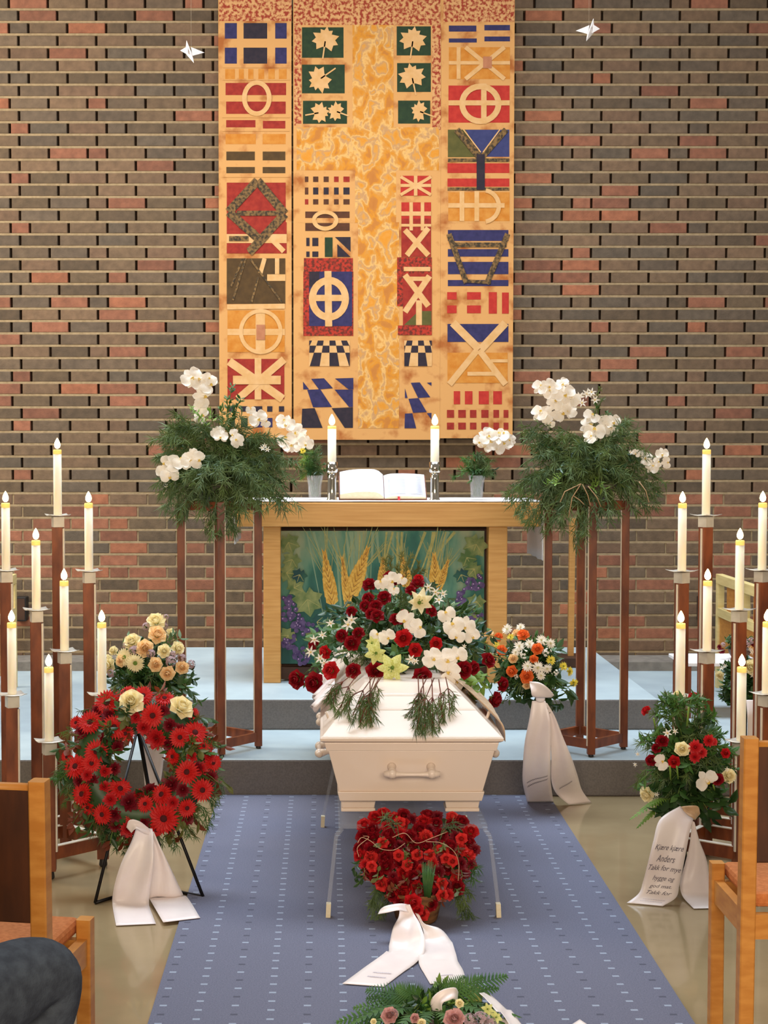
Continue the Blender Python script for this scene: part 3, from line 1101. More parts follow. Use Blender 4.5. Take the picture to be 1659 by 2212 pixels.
FL = {
    'rosered': [me_rose('red_rose', M['rosered'], s) for s in range(3)],
    'rosebright': [me_rose('bright_rose', M['rosebright'], s, 0.6) for s in range(2)],
    'coral': [me_rose('coral_rose', M['coral'], s, 0.3) for s in range(2)],
    'cream': [me_rose('cream_rose', M['cream'], s) for s in range(3)],
    'peach': [me_rose('peach_rose', M['peach'], s) for s in range(2)],
    'orange': [me_rose('orange_rose', M['orange'], s) for s in range(2)],
    'pink': [me_rose('old_pink_rose', M['pink'], s) for s in range(2)],
    'lilacrose': [me_rose('lilac_rose', M['lilac'], s) for s in range(2)],
    'gerbera': [me_gerbera('red_gerbera', M['gerb'], M['gerbc'], s) for s in range(3)],
    'creamgerbera': [me_gerbera('cream_gerbera', M['cream'], M['lime'], 5)],
    'orchid': [me_orchid('white_orchid', M['orchid'], M['orchidc'], s) for s in range(2)],
    'lily': [me_star('cream_lily', M['cream'], M['lime'], 7, 0.6, 0.34, 62, 12, 0.15, 1)],
    'hellebore': [me_star('lime_hellebore', M['green_p'], M['lime'], 6, 0.55, 0.36, 30, -8, 0.35, 2)],
    'whitestar': [me_star('white_starry_flower', M['whitep'], M['orchidc'], 6, 0.5, 0.16, 35, -10, 0.3, s, False) for s in range(2)],
    'chrys': [me_pom('white_chrysanthemum', M['whitep'], M['green_p'], s) for s in range(2)],
    'yellow': [me_pom('yellow_chrysanthemum', M['yellow'], M['lime'], 3, rings=3, n0=14, wd=0.13)],
    'carn': [me_pom('crimson_carnation', M['carn'], M['carn'], s, rings=4, n0=16, wd=0.2) for s in range(2)],
    'redcarn': [me_pom('red_carnation', M['rosebright'], M['rosered'], s, rings=4, n0=16, wd=0.2) for s in range(2)],
    'lilaccluster': [me_cluster('lilac_floret_cluster', M['lilac'], s, 34) for s in range(2)],
    'whitecluster': [me_cluster('white_floret_cluster', M['whitep'], 4, 16)],
}
PARTNAME = {'rosered': 'rose', 'rosebright': 'rose', 'coral': 'rose', 'cream': 'rose', 'peach': 'rose', 'orange': 'rose', 'pink': 'rose', 'lilacrose': 'rose',
            'gerbera': 'gerbera', 'creamgerbera': 'gerbera', 'orchid': 'orchid', 'lily': 'lily', 'hellebore': 'hellebore', 'whitestar': 'freesia',
            'chrys': 'chrysanthemum', 'yellow': 'chrysanthemum', 'carn': 'carnation', 'redcarn': 'carnation', 'lilaccluster': 'floret_cluster', 'whitecluster': 'floret_cluster'}
PARTLABEL = {'rosered': 'deep red rose', 'rosebright': 'bright red rose', 'coral': 'coral red rose', 'cream': 'cream rose', 'peach': 'peach rose', 'orange': 'orange rose',
             'pink': 'old pink rose', 'lilacrose': 'dusty lilac rose', 'gerbera': 'scarlet gerbera with a dark centre', 'creamgerbera': 'cream gerbera', 'orchid': 'white orchid bloom',
             'lily': 'open cream lily', 'hellebore': 'lime green star-shaped bloom', 'whitestar': 'small white starry bloom', 'chrys': 'white chrysanthemum',
             'yellow': 'yellow chrysanthemum', 'carn': 'dark crimson carnation', 'redcarn': 'red carnation', 'lilaccluster': 'cluster of lilac florets', 'whitecluster': 'cluster of tiny white florets'}
FR = random.Random(77)


def flower(kind, parent, loc, size, face, spin=None, jit=0.25):
    me = FR.choice(FL[kind])
    d = Vector(face).normalized() + Vector((FR.uniform(-jit, jit), FR.uniform(-jit, jit), FR.uniform(-jit, jit)))
    q = d.normalized().to_track_quat('Z', 'Y')
    sp = FR.uniform(0, 2 * pi) if spin is None else spin
    q = q @ Matrix.Rotation(sp, 3, 'Z').to_quaternion()
    return child(PARTNAME[kind], me, parent, loc, q, size, PARTLABEL[kind])


# ---- foliage generators: each adds to one mesh
def needle_spray(mb, mt, p, q, rnd, n=70, L=0.05, w=0.0016, droop=0.03, frm=0.15, spread=0.9, stem=None):
    p, q = Vector(p), Vector(q)
    mid = (p + q) / 2 + Vector((rnd.uniform(-0.02, 0.02), rnd.uniform(-0.02, 0.02), (q - p).length * 0.16))
    end = q + Vector((0, 0, -droop))
    P = [p, mid, end]
    mb.tube([cr(P, t / 5) for t in range(6)], [0.0022 - 0.0003 * t for t in range(6)], stem or mt, n=3)
    for i in range(n):
        t = frm + (1 - frm) * rnd.random() ** 0.8
        b = cr(P, t)
        d = (cr(P, min(1, t + 0.05)) - cr(P, t - 0.05)).normalized()
        side = Vector((rnd.gauss(0, 1), rnd.gauss(0, 1), rnd.gauss(0, 1) - 0.35)).normalized()
        v = (d * rnd.uniform(0.3, 1.0) + side * spread).normalized()
        l = L * rnd.uniform(0.6, 1.15)
        s = v.cross(Vector((rnd.uniform(-1, 1), 1, rnd.uniform(-1, 1)))).normalized() * w
        c = b + v * l * 0.5 + Vector((0, 0, -0.04 * l))
        e = b + v * l + Vector((0, 0, -0.18 * l))
        mb.add([b - s * 0.6, b + s * 0.6, c + s, e, c - s], [(0, 1, 2, 3, 4)], mt)


def leafy(mb, mt, p, q, rnd, n=10, L=0.045, w=0.02, droop=0.02, frm=0.2, stem=None):
    p, q = Vector(p), Vector(q)
    P = [p, (p + q) / 2 + Vector((0, 0, (q - p).length * 0.12)), q + Vector((0, 0, -droop))]
    mb.tube([cr(P, t / 4) for t in range(5)], 0.0016, stem or M['stem'], n=3)
    for i in range(n):
        t = frm + (1 - frm) * (i + rnd.random() * 0.6) / n
        b = cr(P, min(t, 1))
        d = (cr(P, min(1, t + 0.05)) - cr(P, t - 0.08)).normalized()
        side = Vector((rnd.gauss(0, 1), rnd.gauss(0, 1), rnd.gauss(0, 1))).normalized()
        v = (d * 0.6 + side).normalized()
        l = L * rnd.uniform(0.7, 1.2)
        up = Vector((rnd.uniform(-0.6, 0.6), -0.5 + rnd.uniform(-0.6, 0.6), 1)).normalized()
        s = v.cross(up)
        if s.length < 0.1:
            continue
        s = s.normalized() * w * rnd.uniform(0.7, 1.1) / 2
        nn = v.cross(s).normalized() * w * 0.18
        mb.add([b, b + v * l * 0.3 + s * 0.85 + nn, b + v * l * 0.6 + s * 0.8 + nn, b + v * l, b + v * l * 0.6 - s * 0.8 + nn, b + v * l * 0.3 - s * 0.85 + nn, b + v * l * 0.5],
               [(0, 1, 6), (1, 2, 6), (2, 3, 6), (3, 4, 6), (4, 5, 6), (5, 0, 6)], mt, True)


def frond(mb, mt, p, q, rnd, Wd=0.10, n=18, up=(0, -0.3, 1), pw=0.34):
    """a fern frond: pinnae on both sides of a midrib"""
    p, q = Vector(p), Vector(q)
    P = [p, (p + q) / 2 + Vector(up).normalized() * (q - p).length * 0.12, q]
    mb.tube([cr(P, t / 6) for t in range(7)], [0.002 - 0.00025 * t for t in range(7)], mt, n=4)
    Lt = (q - p).length
    for i in range(n):
        t = 0.12 + 0.86 * i / n
        b = cr(P, t)
        d = (cr(P, min(1, t + 0.04)) - cr(P, t - 0.04)).normalized()
        sd = d.cross(Vector(up)).normalized()
        l = Wd * (1 - t) ** 0.75 * min(1.0, 0.55 + t * 2.2)
        wd = Lt / n * pw * 1.3
        for s in (-1, 1):
            v = (sd * s + d * 0.55).normalized()
            dr = Vector((0, 0, -0.12 * l))
            e = b + v * l + dr
            mb.add([b - d * wd, b + v * l * 0.45 - d * wd * 0.9, e, b + v * l * 0.5 + d * wd * 0.8, b + d * wd], [(0, 1, 2, 3, 4)] if s > 0 else [(4, 3, 2, 1, 0)], mt)


def blob_targets(rnd, c, r, n, lo=0.55, zmin=-1, front=0.65):
    out = []
    while len(out) < n:
        v = Vector((rnd.gauss(0, 1), rnd.gauss(0, 1), rnd.gauss(0, 1))).normalized()
        if v.z < zmin or (v.y > 0.2 and rnd.random() < front):
            continue
        k = rnd.uniform(lo, 1.0)
        out.append(Vector(c) + Vector((v.x * r[0], v.y * r[1], v.z * r[2])) * k)
    return out


# ---- ribbons: edges read at their own distance, cloth between them
def ribbon(mb, mt, edges, n=26, m=8, wave=0.008, seed=0, fn=2.2, zmin=0.0025):
    """edges: (left point, right point) pairs along the ribbon. returns S(u, v) for lettering"""
    A = [Vector(e[0]) for e in edges]
    B = [Vector(e[1]) for e in edges]

    def S(u, v, off=0.0):
        a, b = cr(A, v), cr(B, v)
        p = a.lerp(b, u)
        w = (b - a)
        d = (cr(A, min(1, v + .02)) + cr(B, min(1, v + .02))) / 2 - (cr(A, max(0, v - .02)) + cr(B, max(0, v - .02))) / 2
        nn = w.cross(d)
        if nn.length > 1e-9:
            nn.normalize()
        if nn.y > 0:
            nn = -nn
        q = p + nn * (wave * sin(u * fn * pi + v * 3 + seed) * sin(pi * min(1, v * 1.1)) + off)
        q.z = max(q.z, zmin + abs(off))
        return q
    rows = [[S(k / m, i / n) for k in range(m + 1)] for i in range(n + 1)]
    mb.grid(rows, mt)
    return S


def lettering(text, S, u0, u1, v0, v1, parent, mt, name='ribbon_text', shear=0.3, off=0.003, align='CENTER', spacing=1.0, rot=0.0, label=None):
    cu = bpy.data.curves.new(name, 'FONT')
    cu.body = text
    cu.align_x = align
    cu.shear = shear
    cu.space_line = spacing
    cu.resolution_u = 3
    ob = bpy.data.objects.new(name, cu)
    me = ob.to_mesh()
    vs = [v.co.copy() for v in me.vertices]
    fs = [tuple(p.vertices) for p in me.polygons]
    ob.to_mesh_clear()
    bpy.data.objects.remove(ob)
    xs_, ys_ = [v.x for v in vs], [v.y for v in vs]
    ax, bx, ay, by = min(xs_), max(xs_), min(ys_), max(ys_)
    out = []
    for v in vs:
        a = (v.x - ax) / (bx - ax)
        b = 1 - (v.y - ay) / (by - ay)
        u, w = a - 0.5, b - 0.5
        u, w = u * cos(rot) - w * sin(rot), u * sin(rot) + w * cos(rot)
        out.append(S(u0 + (u1 - u0) * (u + 0.5), v0 + (v1 - v0) * (w + 0.5), off))
    t = MB()
    t.add(out, fs, mt)
    return t.build(name, parent, label=label or 'dark lettering')


def E(rows):
    """(xl, yl, xr, yr, Y) photo rows -> ribbon edges"""
    return [(at(r[0], r[1], r[4]), at(r[2], r[3], r[5] if len(r) > 5 else r[4])) for r in rows]
# ================================================================ ALTAR
YA = 7.80
zt = at(800, 1086, YA).z          # table top
xl, xr = at(512, 1100, YA).x, at(1168, 1100, YA).x
ya2 = YA + 0.62
altar = thing('altar_table', 'oak altar table with a painted front panel standing on the carpeted platform', 'table', ((xl + xr) / 2, YA, ZS2))
zb = at(800, 1138, YA).z
mb = MB(); mb.box((xl, YA, zb), (xr, ya2, zt), M['oak_h'])
mb.build('tabletop', altar, bevel=0.004)
lx = at(569, 1300, YA).x, at(606, 1300, YA).x, at(1056, 1300, YA).x, at(1096, 1300, YA).x
for a, b, y in ((lx[0], lx[1], YA + 0.01), (lx[2], lx[3], YA + 0.01), (lx[0], lx[1], ya2 - 0.10), (lx[2], lx[3], ya2 - 0.10)):
    mb = MB(); mb.box((a, y, ZS2), (b, y + 0.09, zb), M['oak'])
    mb.build('leg', altar, bevel=0.004)
YP = YA + 0.08
px0, px1 = lx[1], lx[2]
mb = MB()
zr = at(800, 1436, YP).z
mb.box((px0, YP + 0.05, zr - 0.07), (px1, YP + 0.11, zb), M['recess'])
mb.box((px0, YP + 0.0, zr - 0.075), (px1, YP + 0.06, zr - 0.012), M['recess'])
mb.build('recess_frame', altar)
# painted panel: wheat, vines and grapes
def vine_ground():
    m = bpy.data.materials.new('painted_green_ground')
    m.use_nodes = True
    nt = m.node_tree
    b = nt.nodes['Principled BSDF']
    b.inputs['Roughness'].default_value = 0.7
    tc = nt.nodes.new('ShaderNodeTexCoord')
    mp = nt.nodes.new('ShaderNodeMapping')
    mp.inputs['Scale'].default_value = (5, 1, 1.6)
    mp.inputs['Rotation'].default_value = (0, 0.25, 0)
    nz = nt.nodes.new('ShaderNodeTexNoise')
    nz.inputs['Scale'].default_value = 1.6
    nz.inputs['Detail'].default_value = 5
    nt.links.new(tc.outputs['Object'], mp.inputs[0])
    nt.links.new(mp.outputs[0], nz.inputs[0])
    sp = nt.nodes.new('ShaderNodeSeparateXYZ')
    nt.links.new(tc.outputs['Object'], sp.inputs[0])
    mr = nt.nodes.new('ShaderNodeMapRange')      # the painter's ground: paler above, deep teal below
    mr.inputs[1].default_value, mr.inputs[2].default_value = 0.1, 0.8
    mr.inputs[3].default_value, mr.inputs[4].default_value = -0.16, 0.14
    nt.links.new(sp.outputs[2], mr.inputs[0])
    ad = nt.nodes.new('ShaderNodeMath')
    ad.operation = 'ADD'
    nt.links.new(nz.outputs[0], ad.inputs[0])
    nt.links.new(mr.outputs[0], ad.inputs[1])
    r = ramp_node(nt, [(0.30, C3(22, 72, 66)), (0.46, C3(44, 102, 88)), (0.58, C3(92, 134, 110)), (0.74, C3(146, 154, 120))])
    nt.links.new(ad.outputs[0], r.inputs[0])
    nt.links.new(r.outputs[0], b.inputs['Base Color'])
    return m


PM = {'ear': mat('paint_wheat', C3(196, 144, 50), C3(222, 178, 84), rough=0.7, scale=60),
      'ear2': mat('paint_wheat_line', C3(140, 92, 32), C3(150, 100, 38), rough=0.7, scale=60),
      'awn': mat('paint_awn', C3(150, 150, 92), C3(176, 166, 100), rough=0.7, scale=40),
      'leaf': mat('paint_vine_leaf', C3(76, 104, 54), C3(140, 146, 90), rough=0.7, scale=18),
      'leafd': mat('paint_dark_leaf', C3(20, 62, 66), C3(40, 88, 74), rough=0.7, scale=18),
      'grape': mat('paint_grape', C3(62, 44, 88), C3(100, 80, 122), rough=0.7, scale=40),
      'grape2': mat('paint_grape_shine', C3(170, 140, 180), C3(190, 160, 196), rough=0.7, scale=40),
      'mist': mat('paint_pale_mist', C3(120, 148, 122), C3(140, 158, 124), rough=0.7, scale=6)}


class Paint:
    def __init__(self):
        self.mb, self.n = MB(), 0

    def P(self, x, y):
        p = at(500 + x / 2.44, 860 + y / 2.44, YP)
        p.y = YP - 0.0004 - self.n * 0.000012
        return p

    def poly(self, pts, c):
        self.n += 1
        vs = [self.P(x, y) for x, y in pts]
        a = sum(vs[i].x * vs[(i + 1) % len(vs)].z - vs[(i + 1) % len(vs)].x * vs[i].z for i in range(len(vs)))
        if a < 0:
            vs.reverse()
        self.mb.add(vs, [tuple(range(len(vs)))], PM[c])

    def line(self, x0, y0, x1, y1, w, c):
        d = sqrt((x1 - x0) ** 2 + (y1 - y0) ** 2) or 1
        nx, ny = -(y1 - y0) / d * w / 2, (x1 - x0) / d * w / 2
        self.poly([(x0 + nx, y0 + ny), (x1 + nx * .4, y1 + ny * .4), (x1 - nx * .4, y1 - ny * .4), (x0 - nx, y0 - ny)], c)

    def disc(self, x, y, r, c, n=10):
        self.poly([(x + r * cos(2 * pi * i / n), y + r * sin(2 * pi * i / n)) for i in range(n)], c)

    def ear(self, x0, y0, x1, y1, w, rnd, awns=True):
        """from the stalk end (x0,y0) to the tip (x1,y1)"""
        L = sqrt((x1 - x0) ** 2 + (y1 - y0) ** 2)
        dx, dy = (x1 - x0) / L, (y1 - y0) / L
        nx, ny = -dy, dx
        if awns:
            for i in range(14):
                t = rnd.uniform(0.2, 1)
                s = rnd.uniform(-0.5, 0.5)
                self.line(x0 + dx * L * t, y0 + dy * L * t, x0 + dx * L * (t + 0.8) + nx * L * s * 0.7, y0 + dy * L * (t + 0.8) + ny * L * s * 0.7, 4, 'awn')
        k = 9
        for i in range(k):
            t = i / k
            bw = w * (0.55 + 0.6 * sin(pi * min(1, t + 0.2))) * (1 - 0.55 * t)
            cx, cy = x0 + dx * L * t, y0 + dy * L * t
            s = L / k
            for sd in (-1, 1):
                ex, ey = cx + dx * s * 1.9 + nx * sd * bw, cy + dy * s * 1.9 + ny * sd * bw
                self.poly([(cx, cy), (cx + dx * s * .7 + nx * sd * bw * 1.05, cy + dy * s * .7 + ny * sd * bw * 1.05), (ex, ey), (cx + dx * s * 1.3, cy + dy * s * 1.3)], 'ear')
                self.line(cx, cy, cx + dx * s * 1.3 + nx * sd * bw * .6, cy + dy * s * 1.3 + ny * sd * bw * .6, 4, 'ear2')

    def vleaf(self, x, y, r, rot, c='leaf'):
        shape = [(0, 1), (25, .7), (50, .95), (75, .62), (100, .9), (130, .55), (160, .7), (180, .35), (200, .7), (230, .55), (260, .9), (285, .62), (310, .95), (335, .7)]
        pts = [(x + r * q * sin(radians(a + rot)), y - r * q * cos(radians(a + rot))) for a, q in shape]
        self.n += 1
        vs = [self.P(x, y)] + [self.P(*p) for p in pts]
        n = len(pts)
        self.mb.add(vs, [(0, 1 + i, 1 + (i + 1) % n) for i in range(n)], PM[c])
        for a in (0, 50, 310):
            self.line(x, y, x + r * .8 * sin(radians(a + rot)), y - r * .8 * cos(radians(a + rot)), 4, 'awn')

    def grapes(self, pts, rnd, r=13):
        for x, y, w in pts:
            for i in range(int(w)):
                a, b = rnd.gauss(0, 22), rnd.gauss(0, 22)
                self.disc(x + a, y + b, r * rnd.uniform(.8, 1.1), 'grape')
                if rnd.random() < 0.45:
                    self.disc(x + a - 2, y + b - 3, r * .3, 'grape2', 6)


pt = Paint()
rp = random.Random(5)
c0, c1 = pt.P(258, 700), pt.P(1330, 1400)
pt.mb.box((c0.x, YP, c1.z), (c1.x, YP + 0.02, c0.z), vine_ground())
for i in range(40):
    x = rp.uniform(380, 1180)
    pt.line(x, 705, x + (x - 760) * -0.25 + rp.uniform(-40, 40), rp.uniform(850, 1150), rp.uniform(6, 16), rp.choice(('mist', 'mist', 'awn')))
pt.ear(535, 1095, 490, 820, 34, rp); pt.ear(620, 1110, 585, 850, 24, rp); pt.ear(625, 1050, 715, 800, 40, rp)
pt.ear(800, 1010, 800, 850, 30, rp); pt.ear(930, 1000, 900, 840, 30, rp); pt.ear(1080, 1040, 1068, 830, 34, rp); pt.ear(1090, 1000, 1140, 860, 22, rp)
for x in (535, 620, 1080):
    pt.line(x, 1095, x + rp.uniform(-20, 20), 1380, 10, 'leafd')
for a in ((300, 760, 70, 160), (320, 850, 60, 200), (290, 920, 60, 100), (400, 1060, 95, 170), (330, 1000, 60, 60), (1290, 770, 80, 200), (1240, 840, 60, 150),
          (1280, 900, 60, 220), (1290, 1070, 60, 190), (1280, 1160, 50, 100), (430, 1270, 70, 60), (300, 1250, 60, 220), (470, 1340, 60, 120), (1230, 1350, 60, 10)):
    pt.vleaf(*a, c='leaf')
for a in ((360, 930, 50, 200), (500, 1200, 60, 60), (1210, 930, 50, 160), (1180, 1150, 55, 300), (450, 1180, 50, 100)):
    pt.vleaf(*a, c='leafd')
pt.grapes([(300, 1070, 14), (320, 1130, 16), (345, 1180, 16), (380, 1210, 12), (420, 1215, 5), (310, 1300, 14), (340, 1350, 14), (380, 1360, 10),
           (1300, 970, 12), (1250, 1000, 12), (1205, 1055, 9), (1280, 1140, 6), (1240, 1150, 4)], rp)
pt.mb.build('painted_panel', altar, label='painting of wheat ears, vine leaves and purple grapes')

# cloth over the table, falling at both ends
mb = MB()
cx0, cx1 = at(500, 1100, YA + 0.1).x - 0.004, xr + 0.006
zc = zt + 0.004
hang = zt - at(1160, 1212, YA + 0.05).z
def cl(x, y, z): return Vector((x, y, z))
rows = []
rnd = random.Random(3)
prof = [(xl - 0.012, zc - hang * 0.72)] + [(xl - 0.012, zc - hang * 0.72 * (1 - i / 4)) for i in range(1, 4)] + [(xl - 0.008, zc)] + \
       [(xl + (xr - xl) * i / 12, zc) for i in range(1, 12)] + [(xr + 0.008, zc)] + [(xr + 0.012, zc - hang * i / 5) for i in range(1, 6)]
for x, z in prof:
    rows.append([Vector((x + 0.006 * sin(j * 2.1) * (1 if z < zc - 0.01 else 0), YA + 0.012 + (0.56) * j / 8, z + rnd.uniform(0, 0.0015))) for j in range(9)])
mb.grid(rows, M['linen'])
o = mb.build('altar_cloth', solid=0.003, loc=((xl + xr) / 2, YA, zt))
tag(o, 'narrow white linen cloth lying on the oak altar and hanging at both ends', 'tablecloth')
ZT = zt + 0.006


# ---- candles
def candle(loc, h, r, label, group, name='candle', tilt=0.0):
    t = thing(name, label, 'candle', loc, group)
    x, y, z = loc
    mb = MB()
    mb.lathe((x, y, z), [(r * 0.94, 0), (r, 0.004), (r, h * 0.93)], M['wax'], n=20)
    mb.build('wax_body', t)
    mb = MB()
    mb.lathe((x, y, z), [(r, h * 0.93), (r * 1.0, h - 0.004), (r * 0.94, h), (r * 0.7, h - 0.004), (0.002, h - 0.006)], M['glowwax'], n=20)
    mb.build('glowing_rim', t, label='rim of the wax glowing yellow under the flame')
    mb = MB()
    mb.tube([(x, y, z + h - 0.008), (x + 0.0008, y, z + h + 0.009)], 0.0011, M['wick'], n=5)
    mb.build('wick', t)
    mb = MB()
    k = r * 0.72
    mb.lathe((x, y, z + h + 0.004), [(k * .3, 0), (k * .75, k * .35), (k * .98, k * .9), (k, k * 1.4), (k * .86, k * 2.0), (k * .6, k * 2.6), (k * .32, k * 3.1), (k * .08, k * 3.5)], M['flame'], n=16)
    mb.build('flame', t)
    return t


def glow(name, loc, e=0.5, r=0.01):
    d = bpy.data.lights.new(name, 'POINT')
    d.energy = e
    d.color = (1.0, 0.55, 0.2)
    d.shadow_soft_size = r
    o = bpy.data.objects.new(name, d)
    COL.objects.link(o)
    o.location = loc


for px, who in ((717, 'left of the open book'), (939, 'right of the open book')):
    p = at(px, 1078, YA + 0.14)
    base = Vector((p.x, p.y, ZT))
    t = thing('candle_holder', 'short polished silver candle holder %s on the altar' % who, 'candlestick', base)
    mb = MB()
    hh = at(px, 998, YA + 0.14).z - ZT
    r = 0.026
    mb.lathe(base, [(r * 1.05, 0), (r * 1.08, 0.006), (r * .92, 0.012), (r * .86, hh * .3), (r * .82, hh * .55), (r * .92, hh * .72)], M['silver'], n=28)
    mb.build('stem', t)
    mb = MB()
    mb.lathe(base, [(r * .92, hh * .72), (r * 1.12, hh * .76), (r * 1.12, hh), (r * 1.02, hh), (r * 1.02, hh * .78)], M['silver'], n=28)
    mb.build('cup', t)
    top = at(px, 920, YA + 0.14).z
    candle((base.x, base.y, ZT + hh * .78 + 0.002), top - (ZT + hh * .78 + 0.002), 0.0225,
           'thick lit white candle on the altar, %s' % who, None)
    glow('candle_light', (base.x, base.y, top + 0.03), 0.5)

# ---- open book on a small slant, bowl behind
YB = YA + 0.10
bk = thing('open_bible', 'large open book with a red marker ribbon lying open on the altar between two candles', 'book', at(829, 1080, YB) * 1.0)
bk.location.z = ZT + 0.002
bl, bc, br = at(732, 1080, YB).x, at(831, 1080, YB).x, at(924, 1080, YB).x
slope = lambda s: (YB + 0.05 + s * 0.17, ZT + 0.009 + s * 0.115)
def page_block(x0, x1, thick, curve, mt_top):
    mb = MB()
    rows_t, rows_b = [], []
    n = 10
    for j in range(7):
        s = j / 6
        y, z = slope(s)
        rt, rb = [], []
        for i in range(n + 1):
            u = i / n
            x = x0 + (x1 - x0) * u
            d = thick * (1 - abs(u) ** 4 * 0.35) * (0.25 + 0.75 * sin(min(1, u * 5) * pi / 2)) + curve * sin(u * pi) * 0.4
            rt.append(Vector((x, y - d * 0.55, z + d)))
            rb.append(Vector((x, y, z)))
        rows_t.append(rt)
        rows_b.append(rb)
    mb.grid(rows_t, mt_top)
    e = M['pageedge']
    mb.grid([rows_b[0], rows_t[0]], e, False)
    mb.grid([rows_t[-1], rows_b[-1]], e, False)
    mb.grid([[r[-1] for r in rows_t], [r[-1] for r in rows_b]], e, False)
    mb.grid([[r[0] for r in rows_b], [r[0] for r in rows_t]], e, False)
    return mb
page_block(bc - 0.002, bl + 0.006, 0.034, 0.01, M['paper']).build('left_pages', bk)
page_block(bc + 0.002, br - 0.006, 0.012, 0.006, M['paper']).build('right_pages', bk)
mb = MB()
y0, z0 = slope(-0.03); y1, z1 = slope(1.03)
for a, b in ((bl, bc), (bc, br)):
    mb.add([(a, y0, z0 - 0.006), (b, y0, z0 - 0.006), (b, y1, z1 - 0.006), (a, y1, z1 - 0.006), (a, y0, z0 - 0.002), (b, y0, z0 - 0.002), (b, y1, z1 - 0.002), (a, y1, z1 - 0.002)],
           [(0, 3, 2, 1), (4, 5, 6, 7), (0, 1, 5, 4), (1, 2, 6, 5), (2, 3, 7, 6), (3, 0, 4, 7)], M['brown'])
mb.build('cover', bk)
# columns of print as thin grey lines
pr = mat('printed_lines', C3(186, 186, 198), C3(200, 200, 210), rough=0.9)
mb = MB()
for x0, x1, th in ((bc + 0.016, bc + 0.112, 0.0145), (bc + 0.124, br - 0.02, 0.0145)):
    for k in range(17):
        s = 0.10 + 0.048 * k
        y, z = slope(s)
        y2, z2 = slope(s + 0.022)
        mb.add([(x0, y - th * .55 - .002, z + th + .0028), (x1, y - th * .55 - .002, z + th + .0028), (x1, y2 - th * .55 - .002, z2 + th + .0028), (x0, y2 - th * .55 - .002, z2 + th + .0028)], [(0, 1, 2, 3)], pr)
mb.build('print_lines', bk)
mb = MB()
y, z = slope(0.0)
mb.beam((bc + 0.075, y - 0.006, z + 0.012), (bc + 0.075, y - 0.035, ZT + 0.003), 0.012, 0.001, M['rosebright'])
mb.build('marker_ribbon', bk, label='red marker ribbon')
bw = thing('silver_bowl', 'low round silver bowl behind the open book on the altar', 'bowl', (at(792, 1035, YB + 0.36).x, YB + 0.36, ZT))
mb = MB()
q = bw.location
mb.lathe(q, [(0.05, 0), (0.05, 0.006), (0.02, 0.02), (0.018, 0.07), (0.03, 0.085), (0.09, 0.10), (0.10, 0.118), (0.098, 0.118), (0.07, 0.135), (0.02, 0.142)], M['silver'], n=32)
mb.build('bowl_body', bw)

# ---- paper birds on threads
for px, py, sx, who, tl in ((413, 113, 1, 'folded white paper bird hanging to the left of the gold tapestry', 0.1), (1272, 66, -1, 'folded white paper bird hanging to the right of the gold tapestry', 0.3)):
    p = at(px, py, 8.6)
    t = thing('paper_bird', who, 'paper bird', p, 'folded paper birds hung before the brick wall')
    mb = MB()
    s = 0.055
    def q3(x, y, z): return p + Vector((x * s * sx, y * s, z * s))
    mb.add([q3(-.45, -.1, 1.15), q3(-.1, -.5, .2), q3(0, .2, .0), q3(-.6, .3, .2)], [(0, 1, 2), (0, 2, 3)], M['origami'])
    mb.add([q3(-.1, -.5, .2), q3(.3, -.3, -1.15), q3(.1, .2, -.1), q3(-.5, .1, -.2)], [(0, 1, 2), (0, 3, 1)], M['origami'])
    mb.build('wings', t, solid=0.0015)
    mb = MB()
    mb.add([q3(0, -.35, .45), q3(1.35, -.1, -.05), q3(.15, -.2, -.4), q3(.4, .3, 0)], [(0, 2, 1), (0, 1, 3), (1, 2, 3)], M['origami'])
    mb.add([q3(-1.1, -.1, .15), q3(-.3, -.5, .5), q3(-.3, -.4, -.35), q3(-.2, .2, 0)], [(0, 2, 1), (0, 1, 3), (0, 3, 2)], M['origami'])
    mb.build('body', t)
    mb = MB()
    mb.tube([p + Vector((0, 0, 0.02)), p + Vector((0, 0, 1.6))], 0.0006, M['strip'], n=4)
    mb.build('thread', t)
# ================================================================ WOODEN FLOOR STANDS
def rot2(cx, cy, dx, dy, a):
    return cx + dx * cos(a) - dy * sin(a), cy + dx * sin(a) + dy * cos(a)


def post(mb, x, y, z0, z1, s, a, wood, strip, side=-1):
    """square post turned with its corner to the aisle, a pale strip let into one side"""
    c = [rot2(x, y, dx * s / 2, dy * s / 2, a) for dx, dy in ((-1, -1), (1, -1), (1, 1), (-1, 1))]
    vs = [(p[0], p[1], z0) for p in c] + [(p[0], p[1], z1) for p in c]
    mb.add(vs, [(0, 1, 5, 4), (1, 2, 6, 5), (2, 3, 7, 6), (3, 0, 4, 7), (3, 2, 1, 0), (4, 5, 6, 7)], wood)


